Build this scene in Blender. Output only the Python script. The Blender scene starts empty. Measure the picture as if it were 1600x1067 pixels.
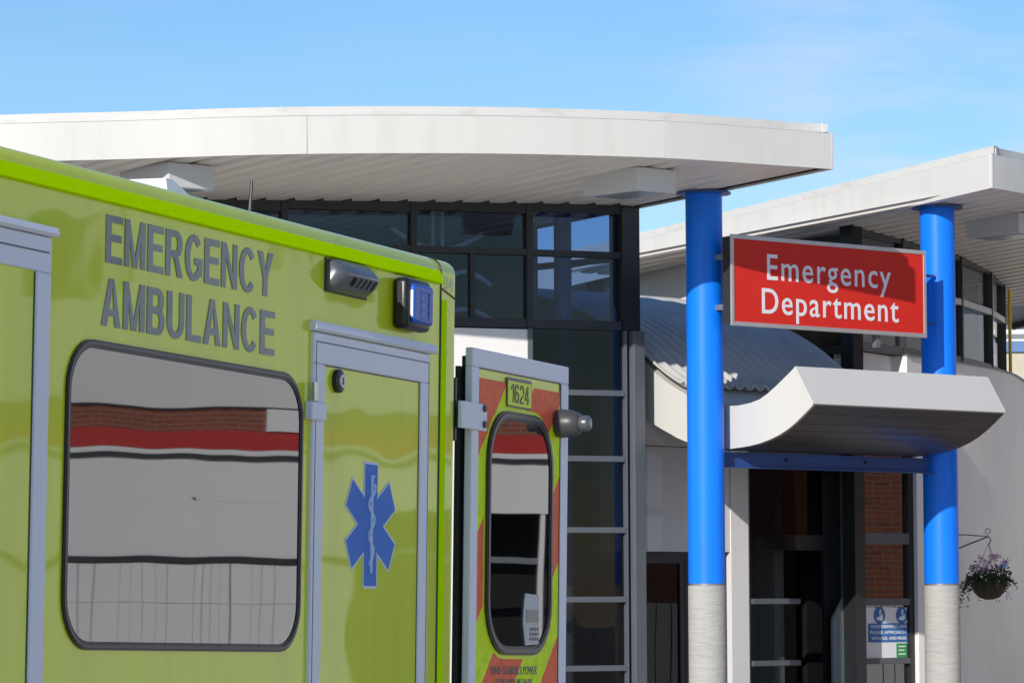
import bpy, bmesh, math, random
from mathutils import Vector, Matrix
from mathutils.geometry import tessellate_polygon
R = math.radians
random.seed(7)
scene = bpy.context.scene
col = scene.collection

# ------------------------------------------------------------------ camera
EYE = 1.6
cam_d = bpy.data.cameras.new("camera")
cam = bpy.data.objects.new("camera", cam_d)
col.objects.link(cam)
cam_d.sensor_width = 36
cam_d.lens = 36 * 5900 / 1600
cam_d.clip_start = 0.1
cam_d.clip_end = 3000
PITCH = math.atan((944.5 - 533.5) / 5900)
cam.matrix_world = (Matrix.Translation((0, 0, EYE)) @ Matrix.Rotation(math.pi / 2 + PITCH, 4, 'X')
                    @ Matrix.Rotation(-0.005, 4, 'Z'))
scene.camera = cam

# ------------------------------------------------------------------ light
SUN_AZ, SUN_EL = R(22.0), R(21.2)          # behind the photographer, to the left
S_DIR = Vector((-math.sin(SUN_AZ) * math.cos(SUN_EL), -math.cos(SUN_AZ) * math.cos(SUN_EL), math.sin(SUN_EL)))
world = bpy.data.worlds.new("World")
scene.world = world
world.use_nodes = True
wt = world.node_tree
for n_ in list(wt.nodes):
    wt.nodes.remove(n_)
def wn(t, **kw):
    n_ = wt.nodes.new(t)
    for k, v in kw.items():
        setattr(n_, k, v)
    return n_
sky = wn('ShaderNodeTexSky', sky_type='NISHITA')
sky.sun_disc = False
sky.sun_elevation = SUN_EL
sky.sun_rotation = R(180) + SUN_AZ
sky.altitude = 50
sky.air_density = 1.0
sky.dust_density = 0.1
sky.ozone_density = 3.0
hsv = wn('ShaderNodeHueSaturation')
hsv.inputs['Saturation'].default_value = 1.24
hsv.inputs['Value'].default_value = 1.0
# thin wispy cirrus
tc = wn('ShaderNodeTexCoord')
mp = wn('ShaderNodeMapping')
mp.inputs['Scale'].default_value = (9, 3, 42)
mp.inputs['Location'].default_value = (0.35, 0.0, 0.55)
nz = wn('ShaderNodeTexNoise')
nz.inputs['Scale'].default_value = 1.6
nz.inputs['Detail'].default_value = 5
nz.inputs['Roughness'].default_value = 0.5
cr = wn('ShaderNodeMapRange')
cr.inputs['From Min'].default_value = 0.45
cr.inputs['From Max'].default_value = 0.75
cr.inputs['To Min'].default_value = 0.0
cr.inputs['To Max'].default_value = 0.45
mixc = wn('ShaderNodeMix', data_type='RGBA')
mixc.inputs[7].default_value = (7.2, 7.0, 8.6, 1)
bg = wn('ShaderNodeBackground')
bg.inputs['Strength'].default_value = 0.092
wo = wn('ShaderNodeOutputWorld')
wt.links.new(tc.outputs['Generated'], mp.inputs['Vector'])
wt.links.new(mp.outputs['Vector'], nz.inputs['Vector'])
sepd = wn('ShaderNodeSeparateXYZ')
side_ = wn('ShaderNodeMapRange', interpolation_type='SMOOTHSTEP')
side_.inputs['From Min'].default_value = 0.01
side_.inputs['From Max'].default_value = 0.10
side_.inputs['To Min'].default_value = 0.12
mulc = wn('ShaderNodeMath', operation='MULTIPLY')
wt.links.new(tc.outputs['Generated'], sepd.inputs[0])
wt.links.new(sepd.outputs['X'], side_.inputs['Value'])
wt.links.new(nz.outputs['Fac'], cr.inputs['Value'])
wt.links.new(sky.outputs['Color'], hsv.inputs['Color'])
wt.links.new(cr.outputs['Result'], mulc.inputs[0])
wt.links.new(side_.outputs['Result'], mulc.inputs[1])
wt.links.new(mulc.outputs[0], mixc.inputs[0])
tint = wn('ShaderNodeMix', data_type='RGBA', blend_type='MULTIPLY')
tint.inputs[0].default_value = 1.0
tint.inputs[7].default_value = (1.02, 1.0, 1.09, 1)
wt.links.new(hsv.outputs['Color'], tint.inputs[6])
wt.links.new(tint.outputs[2], mixc.inputs[6])
wt.links.new(mixc.outputs[2], bg.inputs['Color'])
wt.links.new(bg.outputs['Background'], wo.inputs['Surface'])

sun_d = bpy.data.lights.new("sun", 'SUN')
sun_d.energy = 3.4
sun_d.angle = R(0.5)
sun_d.color = (1.0, 0.95, 0.88)
sun = bpy.data.objects.new("sun", sun_d)
sun.rotation_euler = (-S_DIR).to_track_quat('-Z', 'Y').to_euler()
col.objects.link(sun)

scene.view_settings.view_transform = 'Standard'
scene.view_settings.look = 'None'
scene.view_settings.exposure = 0.34
scene.view_settings.gamma = 1.0
scene.cycles.max_bounces = 10
scene.cycles.transparent_max_bounces = 16

# ------------------------------------------------------------------ materials
def mat_new(name):
    m = bpy.data.materials.new(name)
    m.use_nodes = True
    return m, m.node_tree, m.node_tree.nodes['Principled BSDF']

def surf(name, c, rough=0.5, metal=0.0, coat=0.0, spec=0.5, var=0.06, vscale=3.0, vstretch=(1, 1, 1),
         bump=0.0, bscale=20.0, bstretch=(1, 1, 1), ior=1.5, coat_rough=0.03, bdist=0.02, c2=None, dmin=0.45, dmax=0.75):
    """plain coloured surface with uneven tone and optional bump"""
    m, nt, b = mat_new(name)
    t = nt.nodes.new('ShaderNodeTexCoord')
    mp = nt.nodes.new('ShaderNodeMapping')
    mp.inputs['Scale'].default_value = vstretch
    n1 = nt.nodes.new('ShaderNodeTexNoise')
    n1.inputs['Scale'].default_value = vscale
    n1.inputs['Detail'].default_value = 6
    n1.inputs['Roughness'].default_value = 0.6
    mr = nt.nodes.new('ShaderNodeMapRange')
    mr.inputs['From Min'].default_value = dmin if c2 else 0.3
    mr.inputs['From Max'].default_value = dmax if c2 else 0.7
    mx = nt.nodes.new('ShaderNodeMix')
    mx.data_type = 'RGBA'
    if c2 is None:
        mx.inputs[6].default_value = (*[max(0, v * (1 - var)) for v in c], 1)
        mx.inputs[7].default_value = (*[min(1, v * (1 + var)) for v in c], 1)
    else:
        mx.inputs[6].default_value = (*c, 1)
        mx.inputs[7].default_value = (*c2, 1)
    nt.links.new(t.outputs['Object'], mp.inputs['Vector'])
    nt.links.new(mp.outputs['Vector'], n1.inputs['Vector'])
    nt.links.new(n1.outputs['Fac'], mr.inputs['Value'])
    nt.links.new(mr.outputs['Result'], mx.inputs[0])
    nt.links.new(mx.outputs[2], b.inputs['Base Color'])
    b.inputs['Roughness'].default_value = rough
    b.inputs['Metallic'].default_value = metal
    b.inputs['IOR'].default_value = ior
    b.inputs['Specular IOR Level'].default_value = spec
    b.inputs['Coat Weight'].default_value = coat
    b.inputs['Coat Roughness'].default_value = coat_rough
    if bump:
        mb = nt.nodes.new('ShaderNodeMapping')
        mb.inputs['Scale'].default_value = bstretch
        n2 = nt.nodes.new('ShaderNodeTexNoise')
        n2.inputs['Scale'].default_value = bscale
        n2.inputs['Detail'].default_value = 2 if bscale < 5 else 5
        bp = nt.nodes.new('ShaderNodeBump')
        bp.inputs['Strength'].default_value = bump
        bp.inputs['Distance'].default_value = bdist
        nt.links.new(t.outputs['Object'], mb.inputs['Vector'])
        nt.links.new(mb.outputs['Vector'], n2.inputs['Vector'])
        nt.links.new(n2.outputs['Fac'], bp.inputs['Height'])
        nt.links.new(bp.outputs['Normal'], b.inputs['Normal'])
        if coat:
            nt.links.new(bp.outputs['Normal'], b.inputs['Coat Normal'])
    return m

def glass(name, tint, ior=1.5, wavy=0.0, wscale=1.0, rough=0.0, wdist=0.05):
    """tinted pane: see-through with a Fresnel reflection"""
    m = bpy.data.materials.new(name)
    m.use_nodes = True
    nt = m.node_tree
    for n_ in list(nt.nodes):
        nt.nodes.remove(n_)
    tr = nt.nodes.new('ShaderNodeBsdfTransparent')
    tr.inputs['Color'].default_value = (*tint, 1)
    gl = nt.nodes.new('ShaderNodeBsdfGlossy')
    gl.inputs['Roughness'].default_value = rough
    gl.inputs['Color'].default_value = (1, 1, 1, 1)
    fr = nt.nodes.new('ShaderNodeFresnel')
    ge = nt.nodes.new('ShaderNodeNewGeometry')      # a pane reflects alike from both sides
    mi = nt.nodes.new('ShaderNodeMix'); mi.data_type = 'FLOAT'
    mi.inputs[2].default_value = ior
    mi.inputs[3].default_value = 1 / ior
    nt.links.new(ge.outputs['Backfacing'], mi.inputs[0])
    nt.links.new(mi.outputs[0], fr.inputs['IOR'])
    mx = nt.nodes.new('ShaderNodeMixShader')
    o = nt.nodes.new('ShaderNodeOutputMaterial')
    nt.links.new(fr.outputs['Fac'], mx.inputs['Fac'])
    nt.links.new(tr.outputs['BSDF'], mx.inputs[1])
    nt.links.new(gl.outputs['BSDF'], mx.inputs[2])
    nt.links.new(mx.outputs['Shader'], o.inputs['Surface'])
    if wavy:
        t = nt.nodes.new('ShaderNodeTexCoord')
        nn = nt.nodes.new('ShaderNodeTexNoise')
        nn.inputs['Scale'].default_value = wscale
        nn.inputs['Detail'].default_value = 1
        bp = nt.nodes.new('ShaderNodeBump')
        bp.inputs['Strength'].default_value = wavy
        bp.inputs['Distance'].default_value = wdist
        nt.links.new(t.outputs['Object'], nn.inputs['Vector'])
        nt.links.new(nn.outputs['Fac'], bp.inputs['Height'])
        nt.links.new(bp.outputs['Normal'], gl.inputs['Normal'])
    return m

def brick_mat(name, c1, c2, mortar, scale=1.0, axis='X'):
    m, nt, b = mat_new(name)
    t = nt.nodes.new('ShaderNodeTexCoord')
    sp = nt.nodes.new('ShaderNodeSeparateXYZ')
    cb = nt.nodes.new('ShaderNodeCombineXYZ')
    br = nt.nodes.new('ShaderNodeTexBrick')
    br.inputs['Scale'].default_value = scale
    br.inputs['Brick Width'].default_value = 0.225
    br.inputs['Row Height'].default_value = 0.075
    br.inputs['Mortar Size'].default_value = 0.009
    br.inputs['Color1'].default_value = (*c1, 1)
    br.inputs['Color2'].default_value = (*c2, 1)
    br.inputs['Mortar'].default_value = (*mortar, 1)
    nt.links.new(t.outputs['Object'], sp.inputs[0])
    nt.links.new(sp.outputs['X'], cb.inputs['X'])
    nt.links.new(sp.outputs['Z'], cb.inputs['Y'])
    nt.links.new(cb.outputs[0], br.inputs['Vector'])
    nt.links.new(br.outputs['Color'], b.inputs['Base Color'])
    b.inputs['Roughness'].default_value = 0.85
    bp = nt.nodes.new('ShaderNodeBump')
    bp.inputs['Strength'].default_value = 0.5
    bp.inputs['Distance'].default_value = 0.01
    bp.invert = True
    nt.links.new(br.outputs['Fac'], bp.inputs['Height'])
    nt.links.new(bp.outputs['Normal'], b.inputs['Normal'])
    return m

def chevron_mat(name, red, yel):
    """45 degree red and yellow retroreflective tape; object X/Z coordinates of the door"""
    m, nt, b = mat_new(name)
    t = nt.nodes.new('ShaderNodeTexCoord')
    sp = nt.nodes.new('ShaderNodeSeparateXYZ')
    a = nt.nodes.new('ShaderNodeMath'); a.operation = 'MULTIPLY_ADD'       # z - 1.02 x
    a.inputs[1].default_value = -1.02
    sc = nt.nodes.new('ShaderNodeMath'); sc.operation = 'MULTIPLY_ADD'
    sc.inputs[1].default_value = 1 / 0.59
    sc.inputs[2].default_value = 10.0 + (0.83 - 2.73) / 0.59
    fr = nt.nodes.new('ShaderNodeMath'); fr.operation = 'FRACT'
    gt = nt.nodes.new('ShaderNodeMath'); gt.operation = 'LESS_THAN'
    gt.inputs[1].default_value = 0.54
    mx = nt.nodes.new('ShaderNodeMix'); mx.data_type = 'RGBA'
    n1 = nt.nodes.new('ShaderNodeTexNoise'); n1.inputs['Scale'].default_value = 22
    n1.inputs['Detail'].default_value = 4
    hs = nt.nodes.new('ShaderNodeHueSaturation')
    mr = nt.nodes.new('ShaderNodeMapRange')
    mr.inputs['To Min'].default_value = 0.86; mr.inputs['To Max'].default_value = 1.14
    mr.inputs['From Min'].default_value = 0.3; mr.inputs['From Max'].default_value = 0.7
    mx.inputs[6].default_value = (*yel, 1)
    mx.inputs[7].default_value = (*red, 1)
    L = nt.links.new
    L(t.outputs['Object'], sp.inputs[0]); L(t.outputs['Object'], n1.inputs['Vector'])
    L(sp.outputs['X'], a.inputs[0]); L(sp.outputs['Z'], a.inputs[2])
    L(a.outputs[0], sc.inputs[0]); L(sc.outputs[0], fr.inputs[0]); L(fr.outputs[0], gt.inputs[0])
    L(gt.outputs[0], mx.inputs[0]); L(mx.outputs[2], hs.inputs['Color'])
    L(n1.outputs['Fac'], mr.inputs['Value']); L(mr.outputs['Result'], hs.inputs['Value'])
    L(hs.outputs['Color'], b.inputs['Base Color'])
    b.inputs['Roughness'].default_value = 0.5
    b.inputs['Specular IOR Level'].default_value = 0.15
    return m

M = {}
M['asphalt'] = surf('asphalt', (.46, .43, .37), .9, var=.25, vscale=8, bump=.4, bscale=150)
M['paving'] = surf('paving', (.3, .29, .27), .85, var=.12, vscale=2, bump=.3, bscale=60)
M['fascia'] = surf('fascia white coated metal', (.655, .637, .59), .42, c2=(.60, .575, .52), dmin=.48, dmax=.82, vscale=1.0, vstretch=(4, 4, .5), bump=.12, bscale=1.2, bdist=.03)
M['fascia_cap'] = surf('fascia cap weathered', (.66, .64, .60), .5, c2=(.52, .49, .43), vscale=2.2, vstretch=(1, 1, 3), dmin=.52, dmax=.8)
M['soffit'] = surf('soffit ribbed metal', (.86, .79, .70), .4, var=.05, vscale=1.5, vstretch=(6, .5, 1))
M['soffit_gap'] = surf('soffit shadow gap', (.16, .14, .12), .7)
M['render'] = surf('white render', (.82, .80, .78), .8, c2=(.75, .73, .71), vscale=1.2, vstretch=(1, 1, .4), bump=.12, bscale=90)
M['panel'] = surf('white wall panel', (.66, .64, .63), .55, var=.03, vscale=1)
M['black_frame'] = surf('black window frame', (.018, .019, .022), .4, var=.1)
M['slate_frame'] = surf('slate grey frame', (.10, .115, .13), .4, var=.06)
M['grey_bar'] = surf('grey glazing bar', (.10, .11, .125), .4, metal=.1)
M['silver_bar'] = surf('silver transom', (.5, .5, .5), .35, metal=.4)
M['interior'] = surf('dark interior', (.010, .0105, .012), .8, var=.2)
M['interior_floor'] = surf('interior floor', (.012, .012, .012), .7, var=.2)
M['blue'] = surf('blue column paint', (.004, .20, .95), .38, c2=(.010, .18, .82), dmin=.5, dmax=.8, vscale=3, vstretch=(3, 3, .6), spec=.3, bump=.03, bscale=6)
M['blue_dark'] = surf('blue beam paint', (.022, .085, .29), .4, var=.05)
M['concrete'] = surf('board marked concrete', (.45, .435, .41), .85, c2=(.36, .35, .33), vscale=5, vstretch=(.8, .8, 7), bump=.6, bscale=14, bstretch=(.6, .6, 8), bdist=.02)
M['sign_red'] = surf('sign red', (.68, .030, .020), .5, spec=.18, var=.02)
M['sign_frame'] = surf('sign aluminium frame', (.55, .54, .53), .35, metal=.5)
M['white_vinyl'] = surf('white vinyl', (.8, .8, .82), .45, var=.01)
M['dark_metal'] = surf('dark metal', (.04, .042, .048), .45, metal=.3)
M['grey_metal'] = surf('grey metal', (.25, .26, .28), .4, metal=.5)
M['corrugated'] = surf('corrugated sheet', (.54, .53, .50), .38, metal=.0, var=.12, vscale=1.4, c2=(.42, .415, .395))
M['canopy_white'] = surf('canopy white', (.61, .597, .555), .45, var=.02, vscale=.8)
M['canopy_under'] = surf('canopy brown slats', (.055, .042, .036), .4, var=.15, vscale=2, vstretch=(.3, 8, 1), metal=.1)
M['glass'] = glass('tinted window glass', (.40, .52, .70), 1.55, .04, 1.3)
M['glass_dark'] = glass('dark window glass', (.22, .24, .28), 1.42, .05, 1.0)
M['glass_mirror'] = glass('mirror coated entrance glass', (.12, .12, .12), 2.7, .08, .9)
M['glass_door'] = glass('entrance glass', (.42, .44, .44), 1.14, .02, 1.0)
M['brick'] = brick_mat('red brick', (.33, .10, .055), (.24, .075, .045), (.27, .19, .14))
M['brick_fine'] = brick_mat('fine red brick', (.30, .085, .05), (.24, .07, .042), (.29, .17, .12), 1.35)
M['lightbox'] = surf('soffit light white', (.62, .63, .64), .5, var=.02)
M['diffuser'] = surf('light diffuser grey', (.3, .34, .37), .25)
# ambulance
M['amb'] = surf('ambulance yellow green vinyl', (.72, .80, .006), .5, coat=.62, spec=.25, c2=(.63, .69, .02), dmin=.42, dmax=.78, vscale=2.4, vstretch=(2.2, 2.2, .35), bump=.085, bscale=1.7, bdist=.03)
M['lime'] = surf('lime reflective tape', (.60, .98, .0), .7, c2=(.74, .99, .01), vscale=14, vstretch=(1, 1, 3), spec=.0)
M['amb_roof'] = surf('ambulance roof edge paint', (.62, .68, .12), .35, coat=.8, var=.03)
M['alu'] = surf('door frame aluminium', (.80, .80, .85), .45, metal=.0, var=.03, vscale=2, vstretch=(1, 1, .3))
M['gasket'] = surf('black rubber', (.022, .022, .025), .45)
M['gasket_grey'] = surf('grey rubber trim', (.06, .06, .065), .4)
M['amb_glass'] = surf('privacy glass', (.002, .002, .0025), .012, ior=2.25, spec=.5, bump=.055, bscale=.8, bdist=.03)
M['letter'] = surf('dark blue grey lettering', (.10, .15, .165), .45, coat=.4)
M['star'] = surf('star blue', (.08, .23, .68), .6, spec=.2, var=.1, vscale=3)
M['cap_text'] = surf('pale cap lettering', (.75, .78, .45), .5)
M['star_edge'] = surf('star pale border', (.62, .71, .88), .4)
M['blk'] = surf('black plastic', (.012, .012, .014), .35)
M['chrome'] = surf('grey housing plastic', (.14, .145, .16), .3, metal=.4)
M['white_plastic'] = surf('white plastic', (.78, .78, .78), .4)
M['handset'] = surf('grey white handset plastic', (.5, .5, .5), .45)
M['chev'] = chevron_mat('chevron tape', (.99, .16, .06), (.76, .97, .0))
M['plate'] = surf('number plate yellow', (.78, .95, .0), .45)
M['tyre'] = surf('tyre rubber', (.015, .015, .015), .8)
M['steel'] = surf('wheel steel', (.35, .35, .36), .4, metal=.7)
m_, nt_, b_ = mat_new('blue beacon lens')
b_.inputs['Base Color'].default_value = (.02, .11, .50, 1)
b_.inputs['Roughness'].default_value = .3
b_.inputs['Specular IOR Level'].default_value = .25
wv = nt_.nodes.new('ShaderNodeTexWave'); wv.inputs['Scale'].default_value = 9; wv.bands_direction = 'Z'
bp_ = nt_.nodes.new('ShaderNodeBump'); bp_.inputs['Strength'].default_value = .06; bp_.inputs['Distance'].default_value = .01
tc_ = nt_.nodes.new('ShaderNodeTexCoord')
nt_.links.new(tc_.outputs['Object'], wv.inputs['Vector']); nt_.links.new(wv.outputs['Fac'], bp_.inputs['Height'])
nt_.links.new(bp_.outputs['Normal'], b_.inputs['Normal'])
M['lens'] = m_
M['leaf'] = surf('basket leaves', (.03, .05, .018), .6, var=.5, vscale=25)
M['petal'] = surf('mauve petals', (.62, .36, .50), .6, c2=(.85, .68, .76), vscale=20)
M['wicker'] = surf('brown wicker basket', (.06, .035, .02), .8, var=.3, vscale=30, bump=.8, bscale=60)
M['yellow'] = surf('yellow post paint', (.75, .50, .02), .45)
M['clad_white'] = surf('opposite white cladding', (.82, .82, .81), .6, var=.04, vscale=.5, vstretch=(1, 1, .3))
M['clad_grey'] = surf('opposite pale grey cladding', (.74, .73, .72), .6, var=.04, vscale=.6)
M['clad_red'] = surf('opposite red band', (.50, .02, .018), .5, var=.05)
M['notice_blue'] = surf('notice blue', (.03, .15, .42), .5)
M['notice_green'] = surf('notice green', (.03, .30, .10), .5)
M['cream'] = surf('cream wall', (.55, .49, .38), .8)

# ------------------------------------------------------------------ mesh builder
XF = None          # optional (x, y, z) remapping used while building the entrance
class MB:
    def __init__(self):
        self.v, self.f = [], []
    def add(self, verts, faces):
        o = len(self.v)
        self.v += [tuple(p) for p in verts]
        self.f += [[i + o for i in f] for f in faces]
        return self
    def box(self, x0, x1, y0, y1, z0, z1):
        v = [(x, y, z) for z in (z0, z1) for y in (y0, y1) for x in (x0, x1)]
        return self.add(v, [[0, 2, 3, 1], [4, 5, 7, 6], [0, 1, 5, 4], [2, 6, 7, 3], [0, 4, 6, 2], [1, 3, 7, 5]])
    def prism(self, poly, a, b, axis='y'):
        """2D polygon extruded between a and b. axis y: poly is (x,z); x: poly is (y,z); z: poly is (x,y)"""
        n = len(poly)
        def P(p, t):
            return {'y': (p[0], t, p[1]), 'x': (t, p[0], p[1]), 'z': (p[0], p[1], t)}[axis]
        v = [P(p, a) for p in poly] + [P(p, b) for p in poly]
        f = [[i, (i + 1) % n, n + (i + 1) % n, n + i] for i in range(n)]
        tris = tessellate_polygon([[Vector((p[0], p[1], 0)) for p in poly]])
        f += [list(t) for t in tris] + [[n + i for i in reversed(t)] for t in tris]
        return self.add(v, f)
    def ring(self, outer, inner, a, b):
        """frame between two (x,z) loops of equal length, extruded along y"""
        n = len(outer)
        v = [(p[0], a, p[1]) for p in outer] + [(p[0], a, p[1]) for p in inner] + \
            [(p[0], b, p[1]) for p in outer] + [(p[0], b, p[1]) for p in inner]
        f = []
        for i in range(n):
            j = (i + 1) % n
            f += [[i, j, n + j, n + i], [2 * n + i, 3 * n + i, 3 * n + j, 2 * n + j],
                  [i, 2 * n + i, 2 * n + j, j], [n + i, n + j, 3 * n + j, 3 * n + i]]
        return self.add(v, f)
    def wallstrip(self, pts, z0, z1, th):
        """vertical wall along a plan polyline (x,y), thickness th towards +y; z0/z1 numbers or functions of (x,y)"""
        g0 = z0 if callable(z0) else (lambda x, y: z0)
        g1 = z1 if callable(z1) else (lambda x, y: z1)
        n = len(pts)
        v = []
        for i, (x, y) in enumerate(pts):
            a = pts[max(0, i - 1)]; b = pts[min(n - 1, i + 1)]
            dx, dy = b[0] - a[0], b[1] - a[1]
            l = math.hypot(dx, dy)
            nx, ny = -dy / l, dx / l
            q = (x + nx * th, y + ny * th)
            v += [(x, y, g0(x, y)), (x, y, g1(x, y)), (q[0], q[1], g0(x, y)), (q[0], q[1], g1(x, y))]
        f = []
        for i in range(n - 1):
            a, b = 4 * i, 4 * i + 4
            f += [[a, b, b + 1, a + 1], [a + 2, a + 3, b + 3, b + 2], [a + 1, b + 1, b + 3, a + 3], [a, a + 2, b + 2, b]]
        e = 4 * (n - 1)
        f += [[0, 1, 3, 2], [e, e + 2, e + 3, e + 1]]
        return self.add(v, f)
    def tube(self, pts, r, seg=8, r1=None, cap=True):
        pts = [Vector(p) for p in pts]
        n = len(pts)
        v = []
        up = Vector((0.13, 0.31, 0.94)).normalized()
        for i, p in enumerate(pts):
            d = (pts[min(n - 1, i + 1)] - pts[max(0, i - 1)]).normalized()
            u = d.cross(up)
            if u.length < 1e-3:
                u = d.cross(Vector((1, 0, 0)))
            u.normalize(); w = d.cross(u)
            rr = r if r1 is None else r + (r1 - r) * i / (n - 1)
            for k in range(seg):
                t = 2 * math.pi * k / seg
                v.append(p + rr * (math.cos(t) * u + math.sin(t) * w))
        f = []
        for i in range(n - 1):
            for k in range(seg):
                f.append([i * seg + k, i * seg + (k + 1) % seg, (i + 1) * seg + (k + 1) % seg, (i + 1) * seg + k])
        if cap:
            f += [list(range(seg))[::-1], [(n - 1) * seg + k for k in range(seg)]]
        return self.add(v, f)
    def lathe(self, prof, c=(0, 0, 0), seg=32, axis='z'):
        """prof: list of (r, h); closed with caps"""
        v, f = [], []
        for r, h in prof:
            for k in range(seg):
                t = 2 * math.pi * k / seg
                a, b = r * math.cos(t), r * math.sin(t)
                v.append({'z': (c[0] + a, c[1] + b, c[2] + h), 'y': (c[0] + a, c[1] + h, c[2] + b), 'x': (c[0] + h, c[1] + a, c[2] + b)}[axis])
        n = len(prof)
        for i in range(n - 1):
            for k in range(seg):
                f.append([i * seg + k, i * seg + (k + 1) % seg, (i + 1) * seg + (k + 1) % seg, (i + 1) * seg + k])
        f += [list(range(seg))[::-1], [(n - 1) * seg + k for k in range(seg)]]
        return self.add(v, f)
    def build(self, name, mat, parent=None, base=(0, 0, 0), smooth=None, bevel=0, bseg=2):
        me = bpy.data.meshes.new(name)
        if XF: self.v = [XF(*p) for p in self.v]
        me.from_pydata([(p[0] - base[0], p[1] - base[1], p[2] - base[2]) for p in self.v], [], self.f)
        bm = bmesh.new(); bm.from_mesh(me)
        bmesh.ops.recalc_face_normals(bm, faces=bm.faces)
        bm.to_mesh(me); bm.free()
        me.materials.append(M[mat] if isinstance(mat, str) else mat)
        if smooth is not None:
            for p in me.polygons:
                p.use_smooth = True
            me.set_sharp_from_angle(angle=R(smooth))
        o = bpy.data.objects.new(name, me)
        col.objects.link(o)
        if parent is not None:
            o.parent = parent
        if bevel:
            md = o.modifiers.new('edge', 'BEVEL')
            md.width = bevel; md.segments = bseg; md.limit_method = 'ANGLE'; md.angle_limit = R(40)
        return o

def tag(o, label, cat, group=None, kind=None):
    o['label'] = label
    o['category'] = cat
    if group: o['group'] = group
    if kind: o['kind'] = kind
    return o
def structure(o):
    o['kind'] = 'structure'
    return o
def empty(name, loc=(0, 0, 0), rz=0.0, parent=None):
    o = bpy.data.objects.new(name, None)
    o.empty_display_size = 0.2
    o.location = loc; o.rotation_euler = (0, 0, rz)
    col.objects.link(o)
    if parent is not None: o.parent = parent
    return o
def copy_tree(o, parent=None):
    c = o.copy(); col.objects.link(c)
    if parent is not None: c.parent = parent
    for ch in list(o.children):
        copy_tree(ch, c)
    return c

def rrect(x0, x1, z0, z1, r, seg=7):
    pts = []
    for cx, cz, a0 in ((x1 - r, z1 - r, 0), (x0 + r, z1 - r, 90), (x0 + r, z0 + r, 180), (x1 - r, z0 + r, 270)):
        for k in range(seg + 1):
            t = R(a0 + 90 * k / seg)
            pts.append((cx + r * math.cos(t), cz + r * math.sin(t)))
    return pts

def text_mesh(name, body, mat, parent, bl, w, h, y, depth=.002, weight=0.0, spacing=1.0, axis_flip=False, dy=0):
    """lettering fitted in a box: lower-left bl=(x,z), width w, height h, facing -y at depth y"""
    cu = bpy.data.curves.new(name, 'FONT')
    cu.body = body
    cu.size = 1
    cu.offset = weight
    cu.space_character = spacing
    cu.resolution_u = 4
    tmp = bpy.data.objects.new(name, cu)
    col.objects.link(tmp)
    dg = bpy.context.evaluated_depsgraph_get()
    me = bpy.data.meshes.new_from_object(tmp.evaluated_get(dg))
    bpy.data.objects.remove(tmp)
    bpy.data.curves.remove(cu)
    xs = [v.co.x for v in me.vertices]; ys = [v.co.y for v in me.vertices]
    x0, x1, y0, y1 = min(xs), max(xs), min(ys), max(ys)
    bm = bmesh.new(); bm.from_mesh(me)
    for v in bm.verts:
        v.co = Vector((bl[0] + (v.co.x - x0) / (x1 - x0) * w, y, bl[1] + (v.co.y - y0) / (y1 - y0) * h))
    r = bmesh.ops.extrude_face_region(bm, geom=bm.faces[:])
    for g in r['geom']:
        if isinstance(g, bmesh.types.BMVert):
            g.co.y -= depth
    bmesh.ops.recalc_face_normals(bm, faces=bm.faces)
    bm.to_mesh(me); bm.free()
    me.materials.clear(); me.materials.append(M[mat])
    for p in me.polygons: p.use_smooth = False
    me.name = name
    o = bpy.data.objects.new(name, me)
    col.objects.link(o)
    o.parent = parent
    return o

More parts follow.
